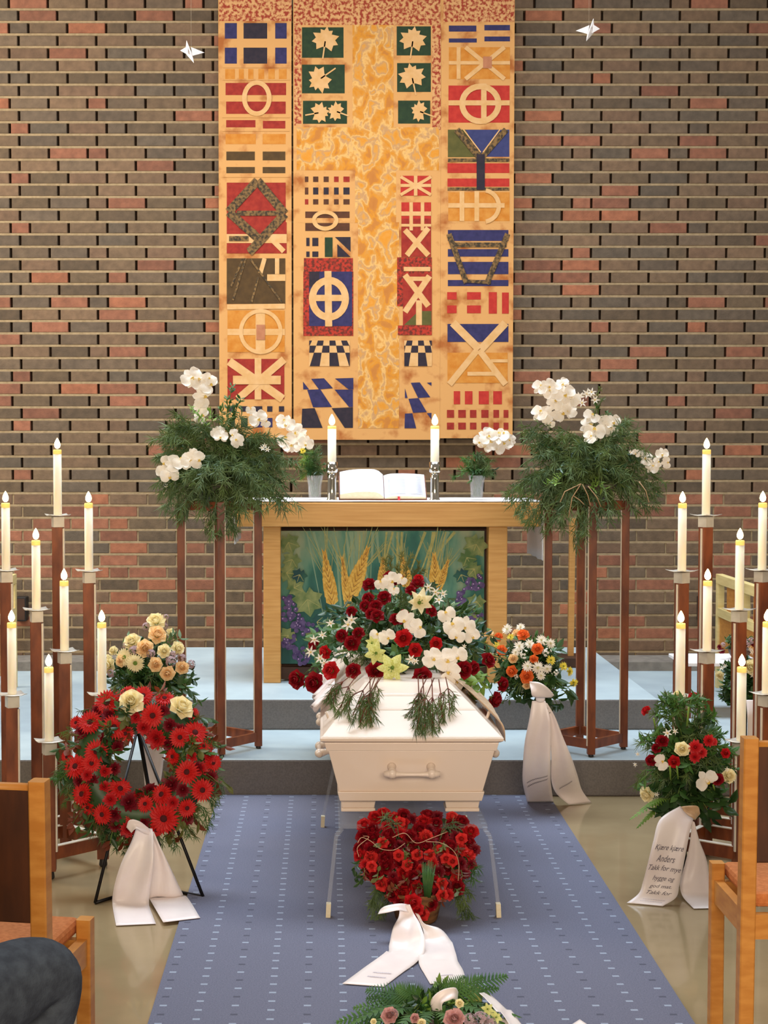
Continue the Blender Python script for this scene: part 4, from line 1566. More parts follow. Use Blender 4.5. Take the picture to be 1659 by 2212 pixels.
def flower_stand(cx, cy, z, top, R, a0, label, strips):
    t = thing('flower_stand', label, 'plant stand', (cx, cy, z), 'tall wooden flower stands')
    s = 0.034
    pos = []
    for k in range(4):
        a = a0 + pi / 2 * k - pi / 2
        pos.append((cx + R * cos(a), cy + R * sin(a)))
    for k, (x, y) in enumerate(pos):
        mb = MB()
        post(mb, x, y, z + 0.012, top, s, a0 * 1.0, M['brown'], None)
        mb.lathe((x, y, z), [(0.010, 0), (0.013, 0.004), (0.010, 0.014)], M['blackplastic'], n=10)
        p = mb.build('leg', t, bevel=0.002)
        dx = -1 if strips[k] == 'L' else 1
        m2 = MB()
        m2.box((x + dx * s * 0.5 - 0.004, y - s * 0.42, z + 0.05), (x + dx * s * 0.5 + 0.005, y - s * 0.1, top - 0.02), M['strip'])
        e = m2.build('edge_strip', p, off=t.location, label='pale strip down one edge of the post')
    for zz, nm in ((z + 0.055, 'lower_rail'), (top - 0.02, 'top_rail')):
        for k in range(4):
            a, b = Vector((*pos[k], zz)), Vector((*pos[(k + 1) % 4], zz))
            d = (b - a).normalized() * s * 0.45
            mb = MB()
            mb.beam(a + d, b - d, 0.018, 0.04, M['brown'])
            mb.build(nm, t)
    return t


def xof(px, Y): return (px - PX0) / F * Y


YF = 6.84
zt1 = ZS1
ftop = at(480, 1084, YF - 0.15).z
FX1, FX2 = xof(474, YF), xof(1268, YF)
flower_stand(FX1, YF, zt1, ftop, 0.172, 0.10, 'tall dark wood flower stand with four posts on the step left of the altar', 'RLLR')
flower_stand(FX2, YF, zt1, ftop, 0.172, -0.02, 'tall dark wood flower stand with four posts on the step right of the altar', 'LLRL')


def candle_stand(cx, cy, R, a0, tops, label):
    """four posts of unequal height on a square frame; tops: (front, right, rear, left) cap heights"""
    t = thing('candle_stand', label, 'candle stand', (cx, cy, 0), 'dark wood candle stands of four posts')
    s = 0.042
    pos = []
    for k in range(4):
        a = a0 - pi / 2 + pi / 2 * k
        pos.append((cx + R * cos(a), cy + R * sin(a)))
    for k, ((x, y), h) in enumerate(zip(pos, tops)):
        mb = MB()
        post(mb, x, y, 0.03, h - 0.045, s, a0 + 0.1, M['brown'], None)
        mb.lathe((x, y, 0), [(0.012, 0), (0.016, 0.006), (0.012, 0.032)], M['blackplastic'], n=10)
        p = mb.build('post', t, bevel=0.002)
        m2 = MB()
        sx = (1 if x < 0.25 else -1)
        m2.box((x + sx * s * .5 - 0.002, y - s * 0.40, 0.1), (x + sx * s * .5 + 0.007, y - s * 0.12, h - 0.05), M['strip'])
        m2.build('edge_strip', p, off=t.location, label='pale strip down one edge of the post')
        m3 = MB()
        q = a0 + 0.1 + 0.35
        post(m3, x, y, h - 0.045, h - 0.004, s * 1.02, q, M['capmetal'], None)
        # thin drip plate with turned-up corners
        c = []
        g = 0.044
        for i in range(5):
            c.append([Vector((*rot2(x, y, (-1 + i * .5) * g, (-1 + j * .5) * g, q), h + 0.0055 * (((-1 + i * .5) ** 2) * ((-1 + j * .5) ** 2)))) for j in range(5)])
        m3.build('cap', t)
        m4 = MB()
        m4.grid(c, M['capmetal'])
        m4.build('drip_plate', t, solid=0.002)
    for zz in (0.09,):
        for k in range(4):
            a, b = Vector((*pos[k], zz)), Vector((*pos[(k + 1) % 4], zz))
            d = (b - a).normalized() * s * 0.45
            mb = MB()
            mb.beam(a + d, b - d, 0.02, 0.045, M['brown'])
            p = mb.build('lower_rail', t)
            m2 = MB()
            m2.beam(a + d + Vector((0, 0, .024)), b - d + Vector((0, 0, .024)), 0.02, 0.003, M['strip'])
            m2.build('edge_strip', p, off=t.location)
    return t, pos


CY_A, CY_B = 5.50, 5.89
RC = 0.163
TA = (0.490, 0.628, 0.765, 0.628)
TB = (0.912, 1.046, 1.252, 1.046)
CH = 0.262
for side, xa, xb, a0a, a0b in (('left', xof(120, CY_A), xof(101, CY_B), 0.0, -0.08), ('right', xof(1568, CY_A), xof(1562, CY_B), 0.13, 0.15)):
    tA, pA = candle_stand(xa, CY_A, RC, a0a, TA, 'lower dark wood candle stand with four stepped posts, at the %s and nearer the camera' % side)
    tB, pB = candle_stand(xb, CY_B, RC, a0b, TB, 'taller dark wood candle stand with four stepped posts, at the %s and nearer the wall' % side)
    wh = ('front post', 'right-hand post', 'rear post', 'left-hand post')
    for pos, tops, nm in ((pA, TA, 'lower'), (pB, TB, 'taller')):
        for k, ((x, y), h) in enumerate(zip(pos, tops)):
            px = PX0 + x / y * F
            if px > 1690 or px < -40:
                continue
            candle((x, y, h), CH, 0.0165, 'lit tall white candle on the %s of the %s candle stand at the %s' % (wh[k], nm, side), 'lit candles on the stands')
            glow('candle_light', (x, y, h + CH + 0.03), 0.35)

# ================================================================ COFFIN AND TRESTLE
CXM = 0.285                     # centre line
Y0 = 5.0
cof = thing('coffin', 'white wooden coffin with bar handles standing on a clear trestle before the steps', 'coffin', (CXM, 5.95, 0.30))
L = 1.93
zB, zT = 0.345, 0.548
wT, wB = 0.565, 0.462


def rect(w, y0, y1):
    return (CXM - w / 2, y0, CXM + w / 2, y1)


mb = MB()
def wat(z):
    k = (z - zB) / (zT - zB)
    return wB + (wT - wB) * k, Y0 + 0.055 - 0.04 * k, Y0 + L - 0.055 + 0.04 * k
def band(z0, z1, out):
    a, b = wat(z0), wat(z1)
    mb.frustum(z0, (CXM - a[0] / 2 - out, a[1] - out, CXM + a[0] / 2 + out, a[2] + out), z1, (CXM - b[0] / 2 - out, b[1] - out, CXM + b[0] / 2 + out, b[2] + out), M['white'])
band(zB, zB + 0.032, 0.006)
band(zB + 0.032, zT - 0.028, 0.0)
band(zT - 0.028, zT, 0.006)
mb.build('body', cof, bevel=0.002)
mb = MB()
rim0 = (CXM - 0.303, Y0 - 0.005, CXM + 0.303, Y0 + L + 0.005)
mb.frustum(zT + 0.001, rect(0.585, Y0 + 0.01, Y0 + L - 0.01), zT + 0.008, rim0, M['white'])
mb.frustum(zT + 0.008, rim0, zT + 0.018, rim0, M['white'])
prof = [(0.592, 0.004, zT + 0.022), (0.455, 0.148, 0.632), (0.440, 0.158, 0.640), (0.375, 0.225, 0.668), (0.360, 0.235, 0.676), (0.292, 0.320, 0.702)]
pr_ = (0.606, 0.0, zT + 0.018)
for p in prof:
    mb.frustum(pr_[2], rect(pr_[0], Y0 + pr_[1], Y0 + L - pr_[1]), p[2], rect(p[0], Y0 + p[1], Y0 + L - p[1]), M['white'])
    pr_ = p
mb.build('lid', cof, bevel=0.002)
for x, y in ((-1, 0), (1, 0), (-1, 1), (1, 1)):
    mb = MB()
    xc = CXM + x * 0.175
    yc = Y0 + 0.13 + (L - 0.26) * y
    def fr(w, z): return (xc - w / 2, yc - w / 2 * .8, xc + w / 2, yc + w / 2 * .8)
    mb.frustum(0.300, fr(.115, 0), 0.312, fr(.115, 0), M['white'])
    mb.frustum(0.312, fr(.108, 0), 0.345, fr(.120, 0), M['white'])
    # flared shape: wide at the body, drawn in, wide at the sole
    mb.build('foot', cof, bevel=0.003)


def handle(c, ax, n, par=cof):
    """bar handle: two stubs along n, a bar along ax"""
    c, ax, n = Vector(c), Vector(ax), Vector(n)
    mb = MB()
    for s in (-1, 1):
        p = c + ax * 0.065 * s
        mb.tube([p - n * 0.012, p + n * 0.004, p + n * 0.022, p + n * 0.045], [0.017, 0.013, 0.010, 0.015], M['white'], n=14)
        mb.ball(p + n * 0.05, 0.016, M['white'], n=12, m=8)
    pts = [c + ax * 0.092 * k + n * (0.05 if abs(k) > .5 else 0.05) + Vector((0, 0, -0.002 * (1 - k * k))) for k in (-1, -.72, -.5, -.2, .2, .5, .72, 1)]
    mb.tube(pts, [0.009, 0.013, 0.0085, 0.007, 0.007, 0.0085, 0.013, 0.009], M['white'], n=12)
    return mb.build('handle', par, bevel=0)


handle((CXM, Y0 + 0.028, 0.463), (1, 0, 0), (0, -0.93, -0.25))
for s in (-1, 1):
    for k in range(3):
        handle((CXM + s * 0.258, Y0 + 0.35 + 0.6 * k, 0.468), (0, 1, 0), (s * 0.97, 0, -0.2))
for s, y in ((-1, Y0 + .25), (1, Y0 + .25), (-1, Y0 + .85), (1, Y0 + .85), (-1, Y0 + 1.5), (1, Y0 + 1.5)):
    mb = MB()
    x = CXM + s * 0.272
    mb.tube([(x - s * .02, y, zT + 0.018), (x, y, zT + 0.034), (x + s * 0.010, y, zT + 0.062)], [0.006, 0.005, 0.006], M['white'], n=8)
    mb.build('lid_screw', cof, label='small white lid screw')

# trestle of clear acrylic
tr = thing('acrylic_trestle', 'clear acrylic trestle carrying the white coffin over the carpet', 'trestle', (CXM, 5.55, 0.008))
fz = 0.008
xL0, xR0 = onz(710, 1978, fz).x, onz(1075, 1978, fz).x
xL1, xR1 = onz(684, 1786, fz).x, onz(1030, 1786, fz).x
yF, yR = onz(710, 1980, fz).y, onz(684, 1786, fz).y
mb = MB()
tx0, tx1 = CXM - 0.243, CXM + 0.243
mb.box((tx0, yF + 0.04, 0.284), (tx1, yR - 0.02, 0.298), M['acryl'])
mb.build('top_sheet', tr, bevel=0.003)
for y, xa_, xb_ in ((yF, xL0, xR0), (yR, xL0 - 0.02, xR0)):
    for xx, s in ((xa_, -1), (xb_, 1)):
        mb = MB()
        pts = [(CXM + s * 0.232, y + (0.05 if y < 5.5 else -0.03), 0.282), (CXM + s * 0.25, y + (0.04 if y < 5.5 else -0.02), 0.262), (xx, y, 0.05)]
        mb.beam(pts[1], pts[2], 0.012, 0.02, M['acryl'], up=(0, 1, 0))
        mb.beam(pts[0], pts[1], 0.012, 0.02, M['acryl'], up=(0, 1, 0))
        leg = mb.build('leg', tr)
        m2 = MB()
        m2.beam((xx, y, 0.052), (xx + s * 0.002, y, fz), 0.015, 0.024, M['pageedge'], up=(0, 1, 0))
        m2.build('foot_cap', leg, off=tr.location, label='cream plastic foot')
mb = MB()
p = at(860, 1746, 5.35)
mb.box((p.x - 0.055, 5.33, 0.2985), (p.x + 0.055, 5.45, 0.342), M['chair_back'])
o = mb.build('wooden_block', bevel=0.003, loc=(p.x, 5.39, 0.2985))
tag(o, 'small brown wooden block on the clear trestle under the coffin', 'block')

# ================================================================ CHAIRS
def make_chair(x0, y0, label, w=0.46, yaw=0.0):
    """x0: aisle-side post line, y0: rear (camera-side) post; the chair faces the altar. w<0 mirrors"""
    t = thing('wooden_chair', label, 'chair', (x0 + w / 2, y0 + 0.2, 0), 'church chairs facing the altar')
    s = 1 if w > 0 else -1
    W2 = abs(w)
    P = lambda a: x0 + s * a
    for a in (0, W2):
        mb = MB()
        mb.beam((P(a), y0 + 0.02, 0), (P(a), y0 - 0.0, 0.829), 0.036, 0.040, M['chair_wood'], up=(0, 1, 0), ch=0.003)
        mb.build('rear_leg', t)
        mb = MB()
        mb.beam((P(a), y0 + 0.29, 0), (P(a), y0 + 0.29, 0.447), 0.034, 0.036, M['chair_wood'], up=(0, 1, 0), ch=0.003)
        mb.build('front_leg', t)
        mb = MB()
        mb.box((min(P(a) - .011, P(a) + .011), y0 + 0.03, 0.345), (max(P(a) - .011, P(a) + .011), y0 + 0.28, 0.405), M['chair_wood'])
        mb.build('side_rail', t)
    for yy, nm in ((y0 + 0.01, 'rear_rail'), (y0 + 0.29, 'front_rail')):
        mb = MB()
        a, b = sorted((P(0.016), P(W2 - 0.016)))
        mb.box((a, yy - 0.011, 0.338), (b, yy + 0.011, 0.398), M['chair_wood'])
        mb.build(nm, t)
    mb = MB()
    a, b = sorted((P(0.022), P(W2 - 0.022)))
    mb.box((a, y0 + 0.03, 0.405), (b, y0 + 0.32, 0.442), M['seat'])
    mb.build('seat', t, bevel=0.012)
    mb = MB()
    a, b = sorted((P(0.016), P(W2 - 0.016)))
    mb.box((a, y0 - 0.006, 0.525), (b, y0 + 0.014, 0.815), M['chair_back'])
    mb.build('backrest', t, bevel=0.004)
    mb = MB()
    mb.tube([(a, y0 + 0.004, 0.81), (b, y0 + 0.004, 0.81)], 0.011, M['chair_wood'], n=10)
    mb.build('top_rail', t)
    if yaw:
        d = Vector((x0, y0, 0)) - t.location
        t.rotation_euler = (0, 0, yaw)
        t.location = Vector((x0, y0, 0)) - Matrix.Rotation(yaw, 3, 'Z') @ d
    return t


make_chair(xof(1626, 3.64), 3.64, 'beech chair with dark back panel and rust seat right of the aisle')
make_chair(xof(79, 3.17), 3.17, 'empty beech chair with a dark back panel, left of the aisle', -0.46, -0.17)
# the next chair back, carrying the seated person
make_chair(xof(83, 3.17) - 0.02, 2.30, 'beech chair under the seated person in dark grey jeans', -0.46)

# ================================================================ PALE RAILS, BOXES, SIDE TABLE
def side_rail(x, y0, y1, sgn, label):
    t = thing('choir_rail', label, 'railing', (x, (y0 + y1) / 2, ZS1))
    zt_, zm = at(1553, 1240, 8.6).z, at(1553, 1312, 8.6).z
    def B(a, b, nm, m_=M['pine_wood']):
        q = MB(); q.box(a, b, m_); return q.build(nm, t, bevel=0.002)
    B((x - .02, y0, zt_ - .055), (x + .02, y1, zt_), 'top_rail')
    B((x - .018, y0, zm - .05), (x + .018, y1, zm), 'middle_rail')
    n = 4
    for i in range(n):
        y = y1 - 0.02 - i * (y1 - y0 - 0.04) / (n - 1)
        B((x - .019, y - .022, ZS1), (x + .019, y + .022, zt_ - .055), 'post')
    B((x - .006, y0 + .02, ZS1 + .12), (x + .006, y1 - .02, zm - .05), 'infill_board', M['chair_wood'])
    for i in range(n - 1):
        y = y1 - 0.02 - (i + 0.5) * (y1 - y0 - 0.04) / (n - 1)
        B((x - .008, y - .09, zm), (x + .008, y + .09, zt_ - .055), 'upper_board', M['chair_wood'])
    return t


side_rail(at(1556, 1235, 8.6).x, 7.0, 8.62, 1, 'pale wooden choir rail along the right side of the chancel')
side_rail(at(27, 1235, 8.6).x, 7.2, 8.62, -1, 'pale wooden choir rail along the left side of the chancel')
for px, who in ((1517, 'right'), (50, 'left')):
    p = at(px, 1313, YW)
    t = thing('wall_speaker', 'small dark box fixed to the brick wall near the %s choir rail' % who, 'speaker', (p.x, YW - 0.05, p.z))
    mb = MB(); mb.box((p.x - .035, YW - .09, p.z - .075), (p.x + .035, YW, p.z + .075), M['blackplastic'])
    mb.build('case', t, bevel=0.004)
    mb = MB(); mb.box((p.x - .028, YW - .094, p.z - .066), (p.x + .028, YW - .0905, p.z + .066), M['recess'])
    mb.build('grille', t)

# slim wooden pole stand behind the right-hand bouquet, on a dark foot
p = at(1232, 1430, 8.45)
t = thing('wooden_pole_stand', 'slim light wood pole on a dark block standing on the altar platform', 'stand', (p.x, 8.45, ZS2))
mb = MB(); mb.beam((p.x, 8.45, ZS2 + .055), (p.x + 0.006, 8.45, at(1236, 1120, 8.45).z), 0.032, 0.032, M['oak'])
mb.build('pole', t)
mb = MB(); mb.box((p.x - .07, 8.35, ZS2), (p.x + .06, 8.55, ZS2 + .055), M['recess'])
mb.build('foot_block', t, bevel=0.004)
# ================================================================ ARRANGEMENTS
CAM = Vector((0, 0, CZ))


def on_ell(px, py, c, r):
    """where the line of sight meets a dome; beside it, the nearest point of the dome's middle plane"""
    c = Vector(c)
    d = at(px, py, 10.0) - CAM
    o = CAM - c
    o2 = Vector((o.x / r[0], o.y / r[1], o.z / r[2]))
    d2 = Vector((d.x / r[0], d.y / r[1], d.z / r[2]))
    a, b, k = d2.dot(d2), 2 * o2.dot(d2), o2.dot(o2) - 1
    D = b * b - 4 * a * k
    if D > 0:
        p = CAM + d * ((-b - sqrt(D)) / (2 * a))
    else:
        t = -b / (2 * a)
        p = CAM + d * t
    n = Vector(((p.x - c.x) / r[0] ** 2, (p.y - c.y) / r[1] ** 2, (p.z - c.z) / r[2] ** 2))
    return p, n.normalized()


class Arr:
    """zoom-crop reader: origin, scale -> flowers set on a dome"""

    def __init__(self, t, ox, oy, s, c, r, sink=0.0):
        self.t, self.ox, self.oy, self.s, self.c, self.r, self.sink = t, ox, oy, s, Vector(c), r, sink

    def px(self, x, y):
        return self.ox + x / self.s, self.oy + y / self.s

    def put(self, kind, rows, face=0.6, lift=0.0, jit=0.25):
        for x, y, sz in rows:
            a, b = self.px(x, y)
            p, n = on_ell(a, b, self.c, self.r)
            m = sz / self.s * p.y / F * (1.22 if kind == 'orchid' and p.y > 6.5 else 1.0)
            tocam = (CAM - p).normalized()
            flower(kind, self.t, p + n * lift, m / 1.05, n * (1 - face) + tocam * face, jit=jit)

    def pt(self, x, y, Y=None):
        a, b = self.px(x, y)
        return at(a, b, Y) if Y else on_ell(a, b, self.c, self.r)[0]


def bowl(t, c, r, h, mt, nm='bowl'):
    mb = MB()
    mb.lathe(c, [(r * .55, 0), (r * .62, 0.004), (r * .85, h * .5), (r, h), (r * .94, h), (r * .8, h * .6), (r * .1, h * .35)], mt, n=24)
    return mb.build(nm, t)


def scribble(S, u0, u1, vs, parent, mt, off=0.0016, amp=0.010, name='faded_script', slant=0.0):
    mb = MB()
    r = random.Random(int(u0 * 100) + len(vs))
    for v in vs:
        n = 46
        rows = [[], []]
        for i in range(n + 1):
            u = u0 + (u1 - u0) * i / n
            a = amp * sin(i * 1.9 + v * 30) * (0.4 + 0.6 * abs(sin(i * 0.37)))
            vv = v + a + slant * (u - u0)
            rows[0].append(S(u, vv, off))
            rows[1].append(S(u, vv + 0.005, off))
        mb.grid(rows, mt, False)
    return mb.build(name, parent, label='row of faint handwriting too small to read')


def rect_foot_stand(x, y, z, label, mt=None, R=0.09, base=0.0, head=0.06):
    """thin dark pole with three splayed feet and a dish on top, for a bouquet"""
    t = thing('bouquet_stand', label, 'plant stand', (x, y, base))
    mt = mt or M['black']
    mb = MB(); mb.tube([(x, y, base + 0.05), (x, y, z)], 0.006, mt, n=10)
    mb.build('pole', t)
    for k in range(3):
        a = radians(90 + 120 * k)
        mb = MB()
        mb.tube([(x, y, base + 0.06), (x + R * .5 * cos(a), y + R * .5 * sin(a), base + 0.035), (x + R * cos(a), y + R * sin(a), base + 0.006)], 0.005, mt, n=8)
        mb.build('foot', t)
    mb = MB(); mb.lathe((x, y, z), [(head * .5, 0), (head, 0.012), (head, 0.016), (head * .4, 0.006)], mt, n=18)
    mb.build('dish', t)
    return t


# ---- 1. tall arrangement left of the altar
def stand_arrangement(t, c, dark, sprays, tips, seed, zo):
    rnd = random.Random(seed)
    bowl(t, t.location, 0.135, 0.075, M['dkbowl'])
    mb = MB()
    for (x, y, dy, n, Ls) in tips:
        q = at(x, y, c.y + dy)
        base = c + Vector(((q.x - c.x) * .25, (q.y - c.y) * .3, min(0.02, (q.z - c.z) * .2)))
        for k in range(6):
            j = Vector((rnd.gauss(0, .026), rnd.gauss(0, .05), rnd.gauss(0, .022)))
            needle_spray(mb, rnd.choice((M['pine'], M['pine2'])), base, q + j, rnd, n=n, L=Ls, droop=0.02, frm=0.22, w=0.0017)
    mb.build('pine_foliage', t)
    mb = MB()
    for q in blob_targets(rnd, c + Vector((0, 0, 0.03)), (0.27, 0.24, 0.17), 130, lo=0.35, zmin=-0.9):
        if rnd.random() < 0.75:
            needle_spray(mb, M['pine'], c + (q - c) * 0.15, q, rnd, n=64, L=0.05, droop=0.03, w=0.0018)
        else:
            leafy(mb, M['leaf'], c + (q - c) * 0.15, q, rnd, n=14, L=0.04, w=0.018)
    mb.build('dense_greenery', t)


t1 = thing('flower_arrangement', 'large pine arrangement with white orchids on the tall stand left of the altar', 'flower arrangement', (FX1, YF, ftop))
c1 = Vector((at(478, 1030, YF).x, YF, at(478, 1020, YF).z))
tips = [(348, 935, -.05, 60, .055), (345, 965, -.05, 60, .055), (368, 915, 0, 60, .055), (400, 905, 0, 60, .055), (440, 915, 0, 50, .05), (352, 1060, -.06, 50, .05), (362, 1100, -.08, 50, .05),
        (388, 1095, -.1, 50, .05), (350, 1035, 0, 40, .05), (430, 1095, -.18, 50, .05), (455, 1135, -.2, 46, .045), (475, 1150, -.2, 46, .045), (500, 1120, -.2, 50, .05), (520, 1100, -.2, 50, .05),
        (545, 1085, -.18, 50, .05), (585, 1065, -.1, 56, .05), (612, 1085, -.05, 50, .05), (618, 1040, 0, 56, .05), (605, 985, 0, 50, .05), (590, 950, 0, 50, .05), (555, 935, 0, 50, .05),
        (520, 915, 0, 46, .05), (480, 905, 0, 46, .05), (470, 1010, -.22, 60, .05), (540, 1010, -.22, 60, .05), (420, 1030, -.2, 60, .05), (560, 1040, -.2, 50, .05), (630, 1010, 0.02, 40, .045)]
stand_arrangement(t1, c1, True, None, tips, 21, None)
rnd = random.Random(4)
mb = MB()
for x, y in ((500, 822), (492, 850), (508, 868), (478, 872), (520, 850), (500, 895)):
    leafy(mb, M['fern'], c1 + Vector((0.02, 0, 0.03)), at(x, y, YF), rnd, n=16, L=0.032, w=0.013, frm=0.55)
for x, y in ((425, 880), (410, 865), (450, 875), (412, 1035), (440, 1040), (470, 1030)):
    leafy(mb, M['lime'], c1, at(x, y, YF - 0.12), rnd, n=12, L=0.03, w=0.011, frm=0.6)
mb.build('leafy_sprigs', t1)
a1 = Arr(t1, 300, 780, 3.606, c1, (0.27, 0.22, 0.20))
a1.put('orchid', [(410, 130, 150), (470, 160, 130), (545, 185, 140), (540, 140, 90), (500, 280, 150), (480, 360, 100), (490, 430, 120), (600, 560, 80), (640, 590, 100), (630, 540, 70), (740, 580, 90), (770, 620, 100),
                  (870, 380, 70), (930, 450, 130), (985, 475, 80), (210, 800, 110), (195, 860, 110), (270, 800, 120), (240, 890, 130), (340, 780, 140), (400, 770, 130), (460, 770, 120), (420, 720, 80)], face=0.8)
a1.put('whitestar', [(960, 680, 60), (1000, 690, 60), (980, 660, 50), (210, 970, 40), (205, 1010, 30)], face=0.7)

# ---- 2. tall arrangement right of the altar
t2 = thing('flower_arrangement', 'large drooping pine arrangement with white orchids on the tall stand right of the altar', 'flower arrangement', (FX2, YF, ftop))
c2 = Vector((at(1262, 1030, YF).x, YF, at(1262, 1025, YF).z))
tips = [(1105, 1060, -.05, 44, .045), (1115, 1090, -.08, 44, .045), (1135, 1110, -.1, 44, .045), (1155, 1120, -.1, 44, .045), (1175, 1090, -.12, 44, .045), (1125, 1045, 0, 40, .045), (1160, 1035, -.1, 50, .05),
        (1215, 1120, -.2, 46, .045), (1240, 1150, -.2, 46, .045), (1262, 1140, -.22, 46, .045), (1290, 1115, -.2, 46, .045), (1310, 1100, -.18, 46, .045), (1200, 1100, -.18, 46, .045), (1380, 1085, -.05, 44, .045),
        (1410, 1080, 0, 44, .045), (1425, 1050, 0, 44, .045), (1415, 1010, 0, 50, .05), (1390, 980, 0, 50, .05), (1372, 925, .02, 46, .05), (1350, 905, .02, 46, .05), (1325, 930, 0, 50, .05), (1330, 960, -.1, 50, .05),
        (1215, 930, -.05, 50, .05), (1170, 935, 0, 46, .05), (1140, 920, 0, 44, .045), (1150, 960, 0, 46, .05), (1180, 985, -.1, 50, .05), (1250, 960, -.15, 50, .05), (1290, 985, -.2, 50, .05), (1230, 1000, -.2, 50, .05), (1350, 1030, -.15, 50, .05)]
stand_arrangement(t2, c2, True, None, tips, 33, None)
rnd = random.Random(8)
mb = MB()
for x, y in ((1295, 825), (1300, 850), (1288, 865), (1310, 880), (1275, 885), (1318, 900), (1300, 905)):
    leafy(mb, M['fern'] if y > 860 else M['olive'], c2 + Vector((0.03, 0, 0.03)), at(x, y, YF), rnd, n=18, L=0.03, w=0.009, frm=0.6)
for x, y in ((1300, 1045), (1310, 1052), (1285, 1048), (1180, 1040), (1200, 1035)):
    leafy(mb, M['lime'], c2, at(x, y, YF - 0.2), rnd, n=12, L=0.03, w=0.011, frm=0.6)
mb.build('leafy_sprigs', t2)
mb = MB()
for pts in (((1255, 1045), (1236, 1075), (1228, 1118)), ((1255, 1045), (1220, 1062), (1210, 1085)), ((1240, 1072), (1252, 1080), (1262, 1090)), ((1258, 1046), (1270, 1070), (1275, 1092)), ((1270, 1050), (1290, 1075), (1298, 1095)), ((1380, 1040), (1395, 1060), (1402, 1085))):
    mb.tube([at(x, y, YF - 0.23) for x, y in pts], 0.0022, M['twig'], n=5)
mb.build('bare_twigs', t2)
a2 = Arr(t2, 920, 780, 2.9625, c2, (0.27, 0.22, 0.20))
a2.put('orchid', [(730, 170, 90), (780, 160, 90), (800, 200, 90), (870, 150, 85), (890, 215, 120), (930, 240, 110), (830, 265, 100), (870, 330, 110), (920, 320, 90), (730, 335, 100), (775, 345, 100), (795, 400, 60),
                  (1060, 355, 95), (1045, 420, 110), (1080, 450, 120), (1050, 490, 80), (1150, 410, 110), (1195, 390, 90), (1180, 440, 90), (1410, 630, 80), (1445, 680, 80), (1480, 650, 60), (1510, 595, 75), (1540, 650, 65), (1345, 590, 50), (1375, 600, 60)], face=0.8)
a2.put('whitestar', [(1030, 210, 80), (1060, 200, 70), (1080, 250, 70), (985, 230, 80), (1000, 270, 70), (1310, 585, 40)], face=0.7)

# ---- 3. vases on the altar
for (vx, cx_, cy_, rr, lab, fl) in ((680, 676, 1000, (0.085, 0.08, 0.115), 'left', None), (1030, 1026, 1010, (0.13, 0.09, 0.10), 'right', None)):
    Yv = YA + 0.20
    p = at(vx, 1080, Yv)
    base = Vector((p.x, Yv, ZT))
    v = thing('glass_vase', 'clear glass vase of greenery near the %s end of the altar' % lab, 'vase', base)
    mb = MB()
    mb.lathe(base, [(0.030, 0), (0.032, 0.006), (0.036, 0.08), (0.046, 0.13), (0.044, 0.13), (0.033, 0.08), (0.028, 0.012), (0.002, 0.010)], M['glass'], n=24)
    mb.build('vase_body', v)
    b = thing('vase_bouquet', 'small bunch of greens and white orchids in the %s glass vase on the altar' % lab, 'flower arrangement', base + Vector((0, 0, 0.012)))
    cc = Vector((at(cx_, cy_, Yv).x, Yv, at(cx_, cy_, Yv).z))
    rnd = random.Random(vx)
    mb = MB()
    root = base + Vector((0, 0, 0.02))
    for q in blob_targets(rnd, cc, rr, 34, lo=0.5, zmin=-0.6):
        k = rnd.random()
        pth = [root + Vector((rnd.uniform(-.02, .02), rnd.uniform(-.02, .02), 0)), root + Vector((rnd.uniform(-.03, .03), rnd.uniform(-.02, .02), 0.11)), q]
        mb.tube(pth[:2], 0.0018, M['stem'], n=3)
        if k < 0.6:
            needle_spray(mb, rnd.choice((M['fern'], M['pine'], M['lime'] if q.x < cc.x else M['pine2'])), pth[1], q, rnd, n=60, L=0.035, droop=0.005, w=0.0013)
        else:
            leafy(mb, rnd.choice((M['fern'], M['leaf'])), pth[1], q, rnd, n=10, L=0.035, w=0.012)
    mb.build('greenery', b)
    if lab == 'left':
        A = Arr(b, 300, 780, 3.606, cc, (0.13, 0.09, 0.12))
        A.put('orchid', [(1145, 490, 130), (1120, 470, 100), (1150, 610, 130), (1180, 650, 120), (1240, 560, 130), (1250, 620, 130), (1300, 640, 110), (1210, 670, 90)], face=0.8)
        A.put('yellow', [(1275, 700, 60)], face=0.8)
    else:
        A = Arr(b, 920, 780, 2.9625, cc, (0.15, 0.09, 0.10))
        A.put('orchid', [(345, 515, 80), (390, 480, 100), (430, 510, 110), (470, 480, 110), (380, 540, 90), (450, 550, 100), (500, 520, 100), (540, 510, 70), (495, 470, 80)], face=0.8)

# ---- 4. spray on the coffin
LZ = 0.702
cs = Vector((0.295, 5.93, 0.69))
rs = (0.36, 0.50, 0.33)
t4 = thing('coffin_spray', 'large spray of red roses, white orchids and lilies lying on the white coffin lid', 'flower arrangement', (0.295, 5.93, LZ + 0.002))
rnd = random.Random(44)
mb = MB()
core = Vector((0.295, 5.93, LZ + 0.04))
mb.box((0.295 - .12, 5.93 - .3, LZ + .002), (0.295 + .12, 5.93 + .3, LZ + .05), M['leaf'])
mb.build('floral_foam', t4)
mb = MB()
for q in blob_targets(rnd, (cs.x, cs.y, cs.z + .02), (0.40, 0.5, 0.32), 190, lo=0.5, zmin=0.02, front=0.5):
    s = core + Vector(((q.x - core.x) * .3, (q.y - core.y) * .4, 0))
    k = rnd.random()
    if k < 0.35:
        needle_spray(mb, M['pine'], s, q, rnd, n=46, L=0.04, w=0.0014)
    elif k < 0.85:
        leafy(mb, rnd.choice((M['leaf'], M['leaf'], M['fern'])), s, q, rnd, n=14, L=0.05, w=0.026, frm=0.3)
    else:
        leafy(mb, M['pine2'], s, q, rnd, n=10, L=0.036, w=0.03, frm=0.3)
mb.build('greenery', t4)
mb = MB()
